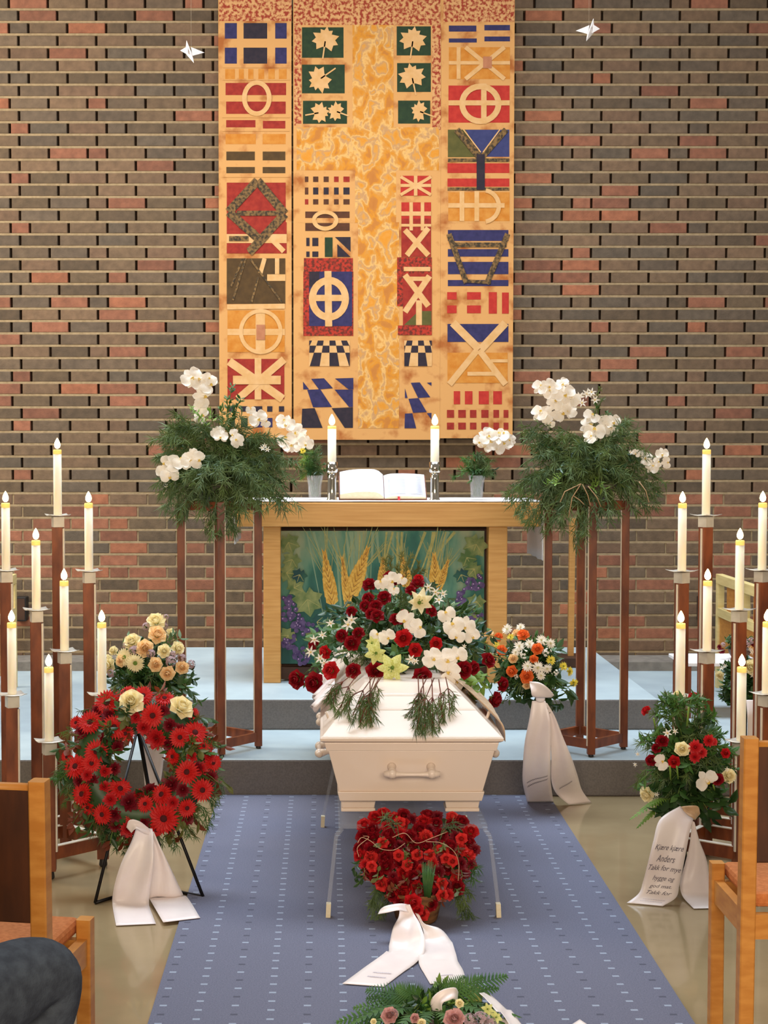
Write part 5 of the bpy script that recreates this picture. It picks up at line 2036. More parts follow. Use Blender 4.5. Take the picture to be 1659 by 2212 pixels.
for x, y in ((832, 1210), (845, 1205), (868, 1198), (888, 1200), (905, 1215), (912, 1232), (858, 1225), (880, 1220), (895, 1235), (840, 1235)):
    needle_spray(mb, M['olive'], core + Vector((0, .12, .05)), at(x, y, 6.1), rnd, n=60, L=0.03, w=0.0012, frm=0.55, spread=0.5, droop=0)
mb.build('fine_grass', t4)
# drooping pine tails over the foot end of the lid
mb = MB()
def lidz(Y):
    return 0.566 + (0.70 - 0.566) * max(0, min(1, (Y - Y0) / 0.32))
def lidpoint(px, py, up=0.02):
    Y = 5.6
    for _ in range(12):
        p = at(px, py, Y)
        z = lidz(p.y) + up
        q = onz(px, py, z)
        Y = 0.5 * Y + 0.5 * q.y
    return at(px, py, Y)
for (x0, y0_, x1, y1) in ((812, 1478, 790, 1545), (820, 1482, 778, 1560), (806, 1480, 762, 1545), (800, 1478, 800, 1555), (905, 1478, 905, 1560), (915, 1480, 918, 1575), (935, 1485, 935, 1570), (950, 1485, 955, 1550),
                          (965, 1480, 972, 1535), (925, 1480, 895, 1540), (770, 1478, 735, 1530), (760, 1475, 722, 1510), (940, 1482, 900, 1575), (825, 1480, 800, 1520)):
    a = lidpoint(x0, y0_, 0.03) + Vector((0, 0.05, 0.02))
    b = lidpoint(x1, y1, 0.025)
    m_ = (a + b) / 2 + Vector((0, -0.01, 0.02))
    mb.tube([a, m_, b], 0.002, M['rust'], n=4)
    for k in range(3):
        e = b + Vector((rnd.gauss(0, .018), rnd.uniform(-.015, .01), rnd.uniform(-.012, .004)))
        needle_spray(mb, M['pine'], m_, e, rnd, n=44, L=0.034, w=0.0012, droop=0.0, spread=0.55, frm=0.3, stem=M['rust'])
mb.build('drooping_pine', t4)
a4 = Arr(t4, 600, 1200, 3.072, cs, rs)
a4.put('rosered', [(615, 215, 95), (745, 165, 90), (800, 185, 90), (925, 210, 90), (880, 250, 70), (710, 300, 95), (610, 305, 85), (590, 350, 80), (655, 355, 90), (665, 420, 95), (500, 385, 70), (790, 440, 90), (440, 540, 85), (545, 530, 85),
                   (505, 590, 100), (260, 600, 80), (515, 765, 100), (655, 765, 120), (945, 805, 140), (1215, 760, 120), (1280, 745, 90), (1375, 700, 100), (1470, 850, 90), (1415, 945, 120), (265, 840, 130), (150, 820, 120), (1010, 385, 80), (360, 920, 60),
                   (630, 400, 80), (840, 400, 60)], lift=0.01, face=0.5)
a4.put('rosebright', [(375, 765, 115), (340, 645, 90), (835, 560, 110), (1040, 595, 85), (910, 635, 90), (930, 180, 70)], lift=0.012, face=0.6)
a4.put('orchid', [(700, 240, 100), (760, 225, 130), (820, 215, 90), (775, 285, 80), (1090, 430, 130), (1130, 500, 150), (1200, 500, 150), (1240, 560, 120), (1150, 560, 120), (850, 470, 150), (920, 520, 140), (680, 560, 110), (740, 570, 120), (1000, 690, 150), (1080, 700, 170),
                  (1150, 680, 150), (1110, 780, 160), (1140, 840, 110)], lift=0.035, face=0.85, jit=0.2)
a4.put('lily', [(925, 370, 190)], lift=0.04, face=0.75)
a4.put('hellebore', [(775, 745, 200), (680, 665, 150), (650, 610, 90)], lift=0.04, face=0.85)
a4.put('whitestar', [(500, 490, 110), (520, 460, 90), (390, 480, 70), (290, 575, 80), (270, 650, 90), (330, 690, 80), (355, 715, 70), (985, 260, 80), (1030, 290, 80), (1075, 300, 70), (1050, 340, 80), (880, 700, 80), (905, 710, 60), (340, 550, 70), (1200, 620, 40)], lift=0.03, face=0.7)
# white ruffled ribbon down the left of the lid, sheer cream ribbon down the right
mb = MB()
rows = []
rr = random.Random(2)
A_, B_ = [], []
for i, Y in enumerate([5.38, 5.5, 5.62, 5.74, 5.86, 5.98, 6.1]):
    bulge = 0.012 * (i % 2)
    A_.append(Vector((CXM - 0.245, Y + 0.03, 0.662)))
    B_.append(Vector((CXM - 0.312 - bulge, Y, 0.580 - bulge)))
for i in range(49):
    v = i / 48
    a, b = cr(A_, v), cr(B_, v)
    row = []
    for k in range(7):
        u = k / 6
        p = a.lerp(b, u)
        p += Vector((-0.010 * sin(v * 48) * u - .006, 0, 0.012 + 0.012 * sin(v * 48 + 1) * (0.3 + u * .7)))
        row.append(p)
    rows.append(row)
mb.grid(rows, M['satin'])
mb.build('white_ruffled_ribbon', t4, solid=0.0012)
mb = MB()
ribbon(mb, M['veil'], [((CXM + .13, 5.50, .722), (CXM + .13, 6.05, .725)), ((CXM + .165, 5.44, .700), (CXM + .168, 5.98, .702)), ((CXM + .228, 5.32, .655), (CXM + .232, 5.85, .657)),
                       ((CXM + .290, 5.18, .606), (CXM + .294, 5.65, .608)), ((CXM + .316, 5.12, .578), (CXM + .320, 5.5, .578)), ((CXM + .322, 5.12, .53), (CXM + .326, 5.42, .52))], wave=0.007, fn=5)
mb.build('sheer_cream_ribbon', t4, solid=0.001)
for x, y in ((1290, 860), (1350, 850), (1380, 830), (1300, 900), (1240, 880)):
    mb = MB()
    leafy(mb, M['lime'], core + Vector((.15, -.3, .02)), a4.pt(x, y), rnd, n=6, L=0.05, w=0.035, frm=0.6)
    mb.build('leaf_sprig', t4)
for x, y in ((200, 760), (240, 730), (180, 800), (140, 790), (1400, 800), (1430, 900)):
    mb = MB()
    leafy(mb, M['fern'], core + Vector((-.15 if x < 900 else .15, -.25, .02)), a4.pt(x, y), rnd, n=7, L=0.045, w=0.016, frm=0.5)
    mb.build('leaf_sprig', t4)

# ---- 5. heart on a bark pot
yh0 = 4.80
pb = onz(902, 2000, 0.008)
hb = Vector((pb.x, 4.80, 0.008))
t5 = thing('heart_arrangement', 'heart-shaped arrangement of red roses in a bark pot on the carpet before the coffin', 'flower arrangement', hb)
mb = MB()
mb.lathe(hb + Vector((0, .04, 0)), [(0.060, 0), (0.068, 0.01), (0.082, 0.07), (0.088, 0.10), (0.08, 0.10), (0.07, 0.06), (0.01, 0.05)], M['basket'], n=22)
mb.build('bark_pot', t5)
O = at(902, 1868, 4.86)
ex = Vector((1, 0, 0))
ey = Vector((0, 0.55, 0.835)).normalized()
en = Vector((0, -0.835, 0.55)).normalized()
def heart(u, v):
    """inside test in heart units, u in [-1,1], v in [-1,1]"""
    x, y = u * 1.18, v * 1.15 + 0.12
    return (x * x + y * y - 1) ** 3 - x * x * y ** 3 < 0
SX, SY = 0.196, 0.175
mb = MB()
rnd = random.Random(9)
# padded heart base
n = 40
ring_, ring2 = [], []
for i in range(n):
    a = 2 * pi * i / n
    s = 0.2
    while heart(s * cos(a), s * sin(a)) and s < 1.6:
        s += 0.02
    u, v = s * cos(a), s * sin(a)
    p = O + ex * u * SX * .93 + ey * v * SY * .93
    ring_.append(p - en * 0.055)
    ring2.append(p - en * 0.01)
mb.add([O + en * 0.012] + ring2 + ring_ + [O - en * .055], [(0, 1 + i, 1 + (i + 1) % n) for i in range(n)] + [(1 + i, 1 + n + i, 1 + n + (i + 1) % n, 1 + (i + 1) % n) for i in range(n)] +
       [(2 * n + 1, 1 + n + (i + 1) % n, 1 + n + i) for i in range(n)], M['leaf'], True)
mb.tube([O - en * .03 - ey * .1, hb + Vector((0, .04, .07)), hb + Vector((0, .04, .052))], 0.028, M['basket'], n=10)
mb.build('heart_base', t5)
pts = []
tries = 0
while len(pts) < 92 and tries < 9000:
    tries += 1
    u, v = rnd.uniform(-1.15, 1.15), rnd.uniform(-1.15, 1.15)
    if not heart(u, v):
        continue
    if 0.05 < u < 0.22 and -0.75 < v < -0.05:
        continue
    if all((u - a) ** 2 + (v - b) ** 2 > 0.150 ** 2 for a, b in pts):
        pts.append((u, v))
for i, (u, v) in enumerate(pts):
    r2 = min(1, sqrt(u * u + v * v))
    p = O + ex * u * SX + ey * v * SY + en * (0.030 - 0.028 * r2 ** 2)
    edge = Vector((u * SX, 0, 0)) * 2.2 + ey * v * 0.3
    k = rnd.random()
    kind = 'rosered' if k < 0.5 else ('carn' if k < 0.66 else ('redcarn' if k < 0.76 else ('rosebright' if k < 0.9 else 'coral')))
    flower(kind, t5, p, rnd.uniform(0.040, 0.052), en + edge, jit=0.3)
h5 = Arr(t5, 640, 1550, 3.318, O, (1, 1, 1))
for x, y in ((865, 985), (955, 985), (735, 990), (1075, 1015), (1120, 1030), (620, 900), (1185, 870), (795, 1060), (540, 1070), (1045, 1190), (740, 750), (1045, 1275)):
    a, b = h5.px(x, y)
    for s in (0,):
        d = at(a, b, 10) - CAM
        tt = (O + en * .045 - CAM).dot(en) / d.dot(en)
        flower('coral', t5, CAM + d * tt, 0.034, en + (CAM - O).normalized(), jit=0.2)
a, b = h5.px(830, 1320)
flower('rosebright', t5, at(a, b, 4.70), 0.05, (0, -1, .3))
flower('rosebright', t5, at(a + 10, b + 16, 4.70), 0.04, (0, -1, 0))
mb = MB()
for x, y, nn, mt_ in ((555, 1300, 50, 'pine'), (545, 1370, 50, 'pine2'), (600, 1390, 50, 'pine'), (590, 1250, 50, 'pine2'), (430, 1100, 24, 'leaf'), (400, 1040, 24, 'leaf'), (440, 1150, 24, 'leaf'), (1250, 1250, 50, 'pine'), (1230, 1400, 50, 'pine'), (1180, 1350, 50, 'pine'),
                     (1290, 1120, 40, 'fern'), (1300, 1050, 40, 'fern'), (1230, 1180, 50, 'pine'), (640, 690, 30, 'pine2'), (1150, 730, 20, 'pine2'), (1240, 1430, 40, 'pine'), (570, 1430, 40, 'pine2')):
    a, b = h5.px(x, y)
    q = at(a, b, 4.84)
    s = O + Vector(((q.x - O.x) * .55, 0.03, (q.z - O.z) * .35))
    if mt_ == 'leaf':
        leafy(mb, M['leaf'], s, q, rnd, n=10, L=0.026, w=0.015, frm=.5)
    else:
        for k in range(2):
            needle_spray(mb, M[mt_], s, q + Vector((rnd.gauss(0, .008), 0, rnd.gauss(0, .008))), rnd, n=nn, L=0.032, w=0.0011, droop=0.01, frm=0.3)
for x in range(900, 1000, 9):
    a0, b0 = h5.px(x, 1040 + rnd.uniform(-20, 20)); a1_, b1_ = h5.px(940 + (x - 950) * .4, 1290)
    mb.tube([at(a1_, b1_, 4.76), at((a0 + a1_) / 2, (b0 + b1_) / 2, 4.745), at(a0, b0, 4.80)], [0.002, 0.0022, 0.0008], M['fern'], n=4)
mb.build('greenery', t5)
mb = MB()
for i in range(26):
    a = rnd.uniform(0, 2 * pi)
    k = rnd.uniform(.2, .98)
    u, v = k * cos(a) * .95, k * sin(a) * .8
    p = O + ex * u * SX + ey * v * SY
    leafy(mb, M[rnd.choice(('rust', 'olive', 'rust'))], p, p + en * .065 + ex * rnd.gauss(0, .02) + ey * rnd.gauss(0, .02), rnd, n=5, L=.026, w=.016, frm=.6)
mb.build('rust_leaves', t5)
mb = MB()
for P in (((440, 900), (470, 860), (540, 890), (600, 940), (700, 950), (780, 900)), ((450, 1000), (440, 930), (520, 860), (480, 850)), ((930, 890), (1040, 900), (1130, 960), (1165, 1050), (1160, 1170)), ((690, 860), (780, 830), (860, 900), (980, 860), (1080, 820))):
    w = []
    for x, y in P:
        a, b = h5.px(x, y)
        d = at(a, b, 10) - CAM
        tt = (O + en * .062 - CAM).dot(en) / d.dot(en)
        w.append(CAM + d * tt)
    mb.tube([cr(w, i / 20) for i in range(21)], 0.0011, M['twig'], n=5)
mb.build('curled_twigs', t5)
zf = 0.008
def hz(x, y, Y=None, zz=None):
    a, b = h5.px(x, y)
    return at(a, b, Y) if Y else onz(a, b, zz if zz is not None else zf + 0.003)
mb = MB()
S5 = ribbon(mb, M['satin'], [(hz(740, 1345, 4.68), hz(815, 1340, 4.67)), (hz(735, 1430, 4.66), hz(850, 1420, 4.66)), (hz(695, 1520, 4.62), hz(895, 1500, 4.60)), (hz(670, 1640, 4.58), hz(928, 1620, 4.54)),
                           (hz(640, 1690, zz=.02), hz(880, 1740, zz=.014)), (hz(480, 1800), hz(760, 1830)), (hz(330, 1908), hz(628, 1930))], wave=0.006, zmin=0.0105)
rb = mb.build('ribbon_tail', t5, solid=0.0008)
scribble(S5, 0.35, 0.8, (0.86, 0.90), rb, M['ink2'], off=0.0025, amp=0.004)
mb = MB()
S5b = ribbon(mb, M['satin'], [(hz(850, 1400, 4.69), hz(880, 1410, 4.69)), (hz(890, 1480, 4.67), hz(920, 1480, 4.67)), (hz(915, 1560, 4.64), hz(1030, 1510, 4.66)), (hz(895, 1660, 4.60), hz(1110, 1600, 4.62)),
                            (hz(875, 1740, zz=.016), hz(1150, 1720, zz=.016)), (hz(920, 1840), hz(1195, 1810)), (hz(960, 1910), hz(1222, 1900))], wave=0.006, seed=2, zmin=0.0105)
rb2 = mb.build('ribbon_tail', t5, solid=0.0008)
scribble(S5b, 0.35, 0.7, (0.88,), rb2, M['ink2'], off=0.0025, amp=0.004)
mb = MB()
ribbon(mb, M['satin'], [(hz(585, 1410, 4.66), hz(600, 1380, 4.67)), (hz(660, 1400, 4.63), hz(640, 1355, 4.66)), (hz(740, 1385, 4.64), hz(740, 1335, 4.67)), (hz(810, 1400, 4.67), hz(810, 1340, 4.69))], wave=0.002, n=14)
mb.build('ribbon_loop', t5, solid=0.0008)
# ---- 6. wreath on its easel
YWR = 5.22
A6 = Arr(None, 0, 1320, 3.19, (0, 0, 0), (1, 1, 1))
def w6(x, y, Y): a, b = A6.px(x, y); return at(a, b, Y)
ctr = w6(975, 1060, YWR)
t6 = thing('flower_wreath', 'round wreath of red gerberas with two cream roses and white ribbon on a black easel', 'wreath', ctr)
tilt = Vector((0, -0.96, 0.28)).normalized()          # the way the wreath faces
wy = Vector((0, 0.28, 0.96)).normalized()
RR, rt = 0.170, 0.078
rnd = random.Random(66)
mb = MB()
mb_rows = []
for i in range(41):
    a = 2 * pi * i / 40
    d = ex * cos(a) + wy * sin(a)
    mb_rows.append([ctr + d * (RR + rt * .8 * cos(2 * pi * k / 12)) + tilt * rt * .7 * sin(2 * pi * k / 12) for k in range(13)])
mb.grid(mb_rows, M['leaf'])
mb.build('wreath_base', t6)
mb = MB()
for i in range(190):
    a = rnd.uniform(0, 2 * pi)
    out = rnd.random() < 0.72
    d = ex * cos(a) + wy * sin(a)
    s = ctr + d * RR + tilt * 0.02
    if out:
        e = ctr + d * (RR + rt * rnd.uniform(0.9, 1.45)) + tilt * rnd.uniform(-.03, .05) + ex * rnd.gauss(0, .02)
    else:
        e = ctr + d * (RR - rt * rnd.uniform(.5, 1.0)) + tilt * rnd.uniform(0, .05)
    k = rnd.random()
    if k < .55:
        needle_spray(mb, rnd.choice((M['fern'], M['pine'], M['olive'])), s, e, rnd, n=34, L=0.028, w=0.0012, droop=0.012)
    elif k < .8:
        leafy(mb, rnd.choice((M['leaf'], M['fern'], M['olive'])), s, e, rnd, n=8, L=0.04, w=0.020)
    else:
        leafy(mb, M['rust'], s, e, rnd, n=8, L=0.04, w=0.026)
for x, y in ((390, 1090), (430, 1220), (480, 1260), (1500, 1240), (1480, 1330), (1420, 1450), (1330, 1520), (1180, 1570), (1100, 1560), (850, 1600), (690, 1520), (650, 1500), (1530, 1170), (400, 1150)):
    q = w6(x, y, YWR - .01)
    s = ctr + (q - ctr) * 0.68
    for k in range(3):
        needle_spray(mb, rnd.choice((M['fern'], M['pine2'])), s, q + Vector((rnd.gauss(0, .012), rnd.gauss(0, .02), rnd.gauss(0, .012))), rnd, n=40, L=0.03, w=0.0012, droop=0.012)
for (x, y) in ((860, 700), (720, 820), (1340, 950), (760, 1150), (620, 1180), (960, 1290), (1180, 1180), (980, 1430), (700, 930), (1290, 960)):
    q = w6(x, y, YWR - .06)
    for k in range(3):
        leafy(mb, rnd.choice((M['olive'], M['leaf'])), q + Vector((0, .05, -.03)), q + Vector((rnd.gauss(0, .015), 0, rnd.gauss(0, .02) + .015)), rnd, n=7, L=0.04, w=0.026, frm=.1)
mb.build('greenery', t6)


def putw(kind, rows, lift=0.055):
    for x, y, sz in rows:
        a, b = A6.px(x, y)
        d = at(a, b, 10) - CAM
        tt = (ctr + tilt * lift - CAM).dot(tilt) / d.dot(tilt)
        p = CAM + d * tt
        v = p - ctr
        v -= tilt * v.dot(tilt)
        rr_ = v.length
        p -= tilt * min(0.05, ((rr_ - RR) / rt) ** 2 * 0.03)
        f = tilt * 1.0 + v.normalized() * ((rr_ - RR) / rt) * 0.55
        flower(kind, t6, p, sz / 3.19 * p.y / F / (0.86 if 'g' in kind or 'car' in kind else 1.05), f, jit=0.22)


putw('gerbera', [(735, 630, 175), (620, 765, 155), (785, 800, 150), (665, 970, 150), (520, 1070, 155), (630, 1050, 120), (565, 1260, 145), (705, 1400, 130), (820, 1225, 150), (1000, 1330, 110), (1115, 1265, 145),
                 (1130, 1425, 195), (1285, 1355, 120), (1390, 1230, 145), (1290, 1110, 155), (1190, 1000, 110), (1050, 720, 155), (1340, 840, 160), (1460, 1040, 120), (980, 580, 130), (1130, 600, 120),
                 (870, 560, 110), (1320, 700, 90), (450, 1000, 80), (860, 840, 110), (1240, 870, 130), (510, 760, 90), (1400, 930, 90)])
putw('redcarn', [(760, 1300, 100), (1190, 1320, 100), (1075, 870, 150), (950, 1270, 100), (600, 1130, 90), (990, 800, 110), (1440, 1000, 90), (880, 1500, 110)])
putw('carn', [(750, 715, 115), (890, 1320, 150), (1120, 690, 105), (1170, 790, 110), (1240, 820, 100), (720, 880, 100), (1180, 1200, 140), (560, 830, 110), (790, 1400, 110), (1260, 1230, 110), (600, 700, 90), (1290, 1420, 100), (1360, 1080, 100), (780, 1080, 90)], 0.045)
# flowers that fill the ring between the larger blooms
listed = [(735, 630), (620, 765), (785, 800), (665, 970), (520, 1070), (630, 1050), (565, 1260), (705, 1400), (820, 1225), (1000, 1330), (1115, 1265), (1130, 1425), (1285, 1355), (1390, 1230), (1290, 1110), (1190, 1000), (1050, 720),
          (1340, 840), (1460, 1040), (980, 580), (1130, 600), (1320, 700), (860, 840), (1240, 870), (760, 1300), (1190, 1320), (1075, 870), (750, 715), (890, 1320), (1120, 690), (1180, 1200), (905, 630), (1240, 668)]
n_ = 0
for i in range(4000):
    a = rnd.uniform(0, 2 * pi)
    k = rnd.uniform(345 - 150, 345 + 135)
    x, y = 975 + k * cos(a) * 1.02, 1050 + k * sin(a) * 0.98
    if all((x - p_) ** 2 + (y - q_) ** 2 > 88 ** 2 for p_, q_ in listed):
        listed.append((x, y))
        if (n_ % 3) != 2:
            putw(rnd.choice(('carn', 'redcarn', 'gerbera', 'carn')), [(x, y, rnd.uniform(85, 115))], 0.045)
        n_ += 1
    if n_ > 44:
        break
putw('cream', [(905, 630, 165), (1240, 668, 165)], 0.10)
zz = 0.003
def f6(x, y, z=zz): a, b = A6.px(x, y); return onz(a, b, z)
mb = MB()
ribbon(mb, M['satin'], [(w6(940, 1490, 5.08), w6(1050, 1500, 5.08)), (w6(905, 1600, 5.06), w6(1062, 1600, 5.04)), (w6(840, 1740, 5.04), w6(1060, 1770, 5.02)), (w6(792, 1890, 5.03), w6(1035, 1930, 5.02)),
                      (w6(775, 2030, 5.02), w6(1030, 2050, 5.0)), (f6(800, 2169), f6(1075, 2156))], wave=0.012)
r6 = mb.build('ribbon_tail', t6, solid=0.0008)
mb = MB()
ribbon(mb, M['satin'], [(w6(1000, 1515, 5.09), w6(1060, 1520, 5.09)), (w6(1050, 1640, 5.08), w6(1110, 1630, 5.08)), (w6(1050, 1790, 5.07), w6(1185, 1790, 5.08)), (w6(1025, 1950, 5.06), w6(1245, 1920, 5.08)),
                      (w6(1035, 2040, 5.05), w6(1290, 2010, 5.08)), (f6(1125, 2146, .011), f6(1380, 2115, .011))], wave=0.010, seed=1, zmin=.0105)
mb.build('ribbon_tail', t6, solid=0.0008)
mb = MB()
ribbon(mb, M['satin'], [(w6(870, 1490, 5.06), w6(905, 1530, 5.06)), (w6(895, 1440, 5.05), w6(940, 1500, 5.04)), (w6(960, 1450, 5.05), w6(990, 1530, 5.05)), (w6(1030, 1500, 5.07), w6(1040, 1545, 5.07))], wave=0.004, n=16)
mb.build('ribbon_bow', t6, solid=0.0008)

t6e = thing('wreath_easel', 'black metal easel with bent feet carrying the round red wreath', 'easel', (ctr.x, 5.35, 0))
apex = w6(950, 800, 5.40)
def rod(name, pts, r=0.0055):
    mb = MB(); mb.tube(pts, r, M['black'], n=10); return mb.build(name, t6e)
lf, rf = f6(655, 2010, 0.006), f6(1400, 1970, 0.006)
rod('front_leg', [apex, apex.lerp(lf, .5), lf])
rod('front_leg', [apex, apex.lerp(rf, .5), rf])
rod('foot_bar', [lf, f6(770, 1975, .006), f6(860, 1950, .006)])
rod('foot_bar', [rf, f6(1260, 1940, .006), f6(1180, 1915, .006)])
bk_ = Vector((apex.x + .03, 5.78, 0.006))
rod('rear_leg', [apex, bk_], 0.0075)
rod('hook', [ctr - wy * .2 + Vector((-.03, .07, 0)), ctr - wy * .2 + Vector((.0, .09, .02)), ctr - wy * .2 + Vector((.03, .07, 0))])
mb = MB(); mb.lathe((bk_.x, bk_.y, 0), [(.01, 0), (.011, .004), (.008, .014)], M['blackplastic'], n=10); mb.build('rubber_foot', t6e)


# ---- generic standing bouquet
def bouquet(label, Y, cpx, rr, crop, flowers, greens, seed, zbase=0.0, stand=None, n=110, low=-0.75):
    c = at(cpx[0], cpx[1], Y)
    zt_ = c.z - rr[2] * 0.95
    rect_foot_stand(c.x + (0.07 if 6.3 < Y < 6.5 else 0.0), c.y + (0.12 if 6.3 < Y < 6.5 else 0.0), zt_, stand, base=zbase, R=0.05)
    t = thing('bouquet', label, 'bouquet', (c.x, c.y, zt_ + 0.016))
    rnd = random.Random(seed)
    mb = MB()
    s0 = Vector((c.x, c.y, zt_ + 0.02))
    mb.lathe(s0 - Vector((0, 0, .002)), [(.02, 0), (.026, .02), (.05, rr[2] * .6), (.02, rr[2] * .7)], M['leaf'], n=10)
    for q in blob_targets(rnd, c, rr, n, lo=0.6, zmin=low, front=0.6):
        mid = s0 + (c - s0) * 0.6
        mt_ = M[rnd.choice(greens)]
        if mt_ in (M['pine'], M['pine2']):
            needle_spray(mb, mt_, mid, q, rnd, n=40, L=0.035, w=0.0012)
        else:
            leafy(mb, mt_, mid, q, rnd, n=9, L=0.05, w=0.026, frm=.35)
    mb.build('greenery', t)
    A = Arr(t, crop[0], crop[1], crop[2], c, (rr[0] * .95, rr[1] * .95, rr[2] * .95))
    for kind, rows in flowers:
        A.put(kind, rows, face=0.55, lift=0.012)
    return t, A, c


# 7. cream and peach roses behind the wreath
t7, A7, c7 = bouquet('bouquet of cream and peach roses with lilac florets behind the red wreath', 6.25, (325, 1450), (0.185, 0.14, 0.17), (0, 1320, 3.19), [
    ('cream', [(1075, 100, 130), (920, 230, 115), (1125, 285, 90), (1210, 270, 95), (770, 380, 105), (800, 285, 65), (1165, 170, 65), (760, 340, 70)]),
    ('peach', [(1080, 185, 125), (1000, 265, 115), (1070, 370, 95), (1150, 425, 100), (1240, 390, 90), (850, 345, 80)]),
    ('creamgerbera', [(870, 325, 140), (940, 360, 140)]),
    ('lilaccluster', [(1170, 350, 100), (1040, 300, 80), (930, 280, 90), (1010, 130, 80), (1240, 330, 80), (1300, 370, 80), (785, 425, 80), (1130, 120, 60), (880, 250, 70), (1190, 310, 80), (1140, 60, 50)])],
    ['leaf', 'leaf', 'leaf', 'fern', 'pine2'], 71, stand='slim black stand under the cream and peach rose bouquet')
mb = MB()
ribbon(mb, M['satin'], [(A6.px(980, 640) and w6(985, 640, 6.1), w6(1080, 640, 6.1)), (w6(985, 800, 6.08), w6(1100, 800, 6.08)), (w6(985, 950, 6.07), w6(1130, 940, 6.07)), (w6(990, 1100, 6.06), w6(1120, 1090, 6.06)), (w6(1000, 1230, 6.05), w6(1100, 1215, 6.05))], wave=0.01)
mb.build('ribbon_tail', t7, solid=0.0008)
mb = MB()
rnd = random.Random(3)
for x, y in ((1340, 380), (1350, 450), (1385, 600), (1330, 540), (880, 150), (1210, 130), (1050, 520), (980, 480), (840, 230), (1250, 150)):
    leafy(mb, M['leaf'] if y > 300 else M['pine2'], c7, w6(x, y, 6.2), rnd, n=6, L=0.045, w=0.02, frm=.6)
for k in range(14):
    x = 760 + k * 42
    leafy(mb, M['leaf'], c7 + Vector((0, -.03, -.02)), w6(x, rnd.uniform(480, 600), 6.13), rnd, n=8, L=0.055, w=0.032, frm=.35)
mb.build('outer_leaves', t7)

# 8. orange, white and yellow bouquet right of the coffin
t8, A8, c8 = bouquet('mixed bouquet of orange roses, white and yellow chrysanthemums right of the coffin', 6.38, (1142, 1437), (0.165, 0.13, 0.145), (1020, 1320, 5.027), [
    ('orange', [(340, 440, 110), (310, 310, 100), (700, 425, 120), (665, 525, 90), (445, 645, 125), (590, 700, 150), (560, 290, 130)]),
    ('peach', [(195, 290, 130), (455, 520, 100), (490, 270, 90), (590, 790, 80)]),
    ('chrys', [(400, 230, 150), (530, 210, 120), (520, 400, 150), (620, 380, 140), (740, 340, 150), (830, 370, 140), (600, 600, 150), (700, 610, 180), (800, 620, 130), (740, 690, 130), (480, 460, 120)]),
    ('yellow', [(835, 540, 130), (430, 310, 100), (290, 385, 80), (960, 600, 120), (1020, 650, 130), (1070, 760, 120), (170, 330, 80)]),
    ('whitecluster', [(570, 480, 130), (800, 460, 130), (480, 700, 80), (250, 470, 100), (880, 660, 100)])],
    ['leaf', 'fern', 'leaf', 'leaf', 'pine2'], 81, stand='slim black stand under the orange and white bouquet')
def w8(x, y, Y): a, b = A8.px(x, y); return at(a, b, Y)
def f8(x, y): a, b = A8.px(x, y); return onz(a, b, .003)
mb = MB()
for k in range(16):
    x = 430 + k * 46
    leafy(mb, M['leaf'], c8 + Vector((0, -.03, -.03)), w8(x, rnd.uniform(880, 990) if 480 < x < 1000 else 850, 6.27), rnd, n=8, L=0.055, w=0.03, frm=.3)
for x, y in ((150, 380), (140, 450), (220, 700), (300, 880), (400, 920), (250, 620), (700, 220), (760, 240), (330, 960)):
    leafy(mb, M['pine2'] if x < 500 else M['fern'], c8, w8(x, y, 6.33), rnd, n=9, L=0.035, w=0.012, frm=.5)
mb.build('outer_leaves', t8)
mb = MB()
S8 = ribbon(mb, M['satin'], [(w8(650, 975, 6.24), w8(795, 975, 6.24)), (w8(618, 1180, 6.23), w8(845, 1180, 6.22)), (w8(572, 1400, 6.24), w8(852, 1400, 6.23)), (w8(552, 1640, 6.27), w8(852, 1640, 6.25)),
                           (w8(548, 1860, 6.33), w8(852, 1850, 6.33)), (f8(600, 2088), f8(885, 2083))], wave=0.008)
r8 = mb.build('ribbon_tail', t8, solid=0.0008)
scribble(S8, 0.15, 0.9, (0.80, 0.835), r8, M['ink'], amp=.007, slant=-.10, off=0.003)
mb = MB()
S8b = ribbon(mb, M['satin'], [(w8(780, 990, 6.26), w8(815, 1000, 6.26)), (w8(830, 1160, 6.26), w8(900, 1150, 6.26)), (w8(848, 1370, 6.27), w8(990, 1380, 6.27)), (w8(856, 1600, 6.29), w8(1078, 1590, 6.29)),
                            (w8(858, 1830, 6.36), w8(1145, 1790, 6.36)), (w8(912, 1980, 6.44), w8(1195, 1950, 6.44)), (f8(1050, 2102), f8(1296, 2080))], wave=0.007, seed=1)
r8b = mb.build('ribbon_tail', t8, solid=0.0008)
scribble(S8b, 0.2, 0.75, (0.78,), r8b, M['ink'], amp=.007, slant=-.16, off=0.003)
mb = MB()
ribbon(mb, M['satin'], [(w8(620, 765, 6.2), w8(625, 780, 6.2)), (w8(730, 775, 6.17), w8(640, 860, 6.18)), (w8(820, 830, 6.16), w8(670, 935, 6.18)), (w8(890, 915, 6.18), w8(860, 940, 6.2))], wave=0.003, n=14)
mb.build('ribbon_bow', t8, solid=0.0008)
mb = MB(); q = w8(740, 955, 6.235); mb.ball(q, .018, M['satin'], n=12, m=8, s=(1.1, .6, .8)); mb.build('ribbon_knot', t8)

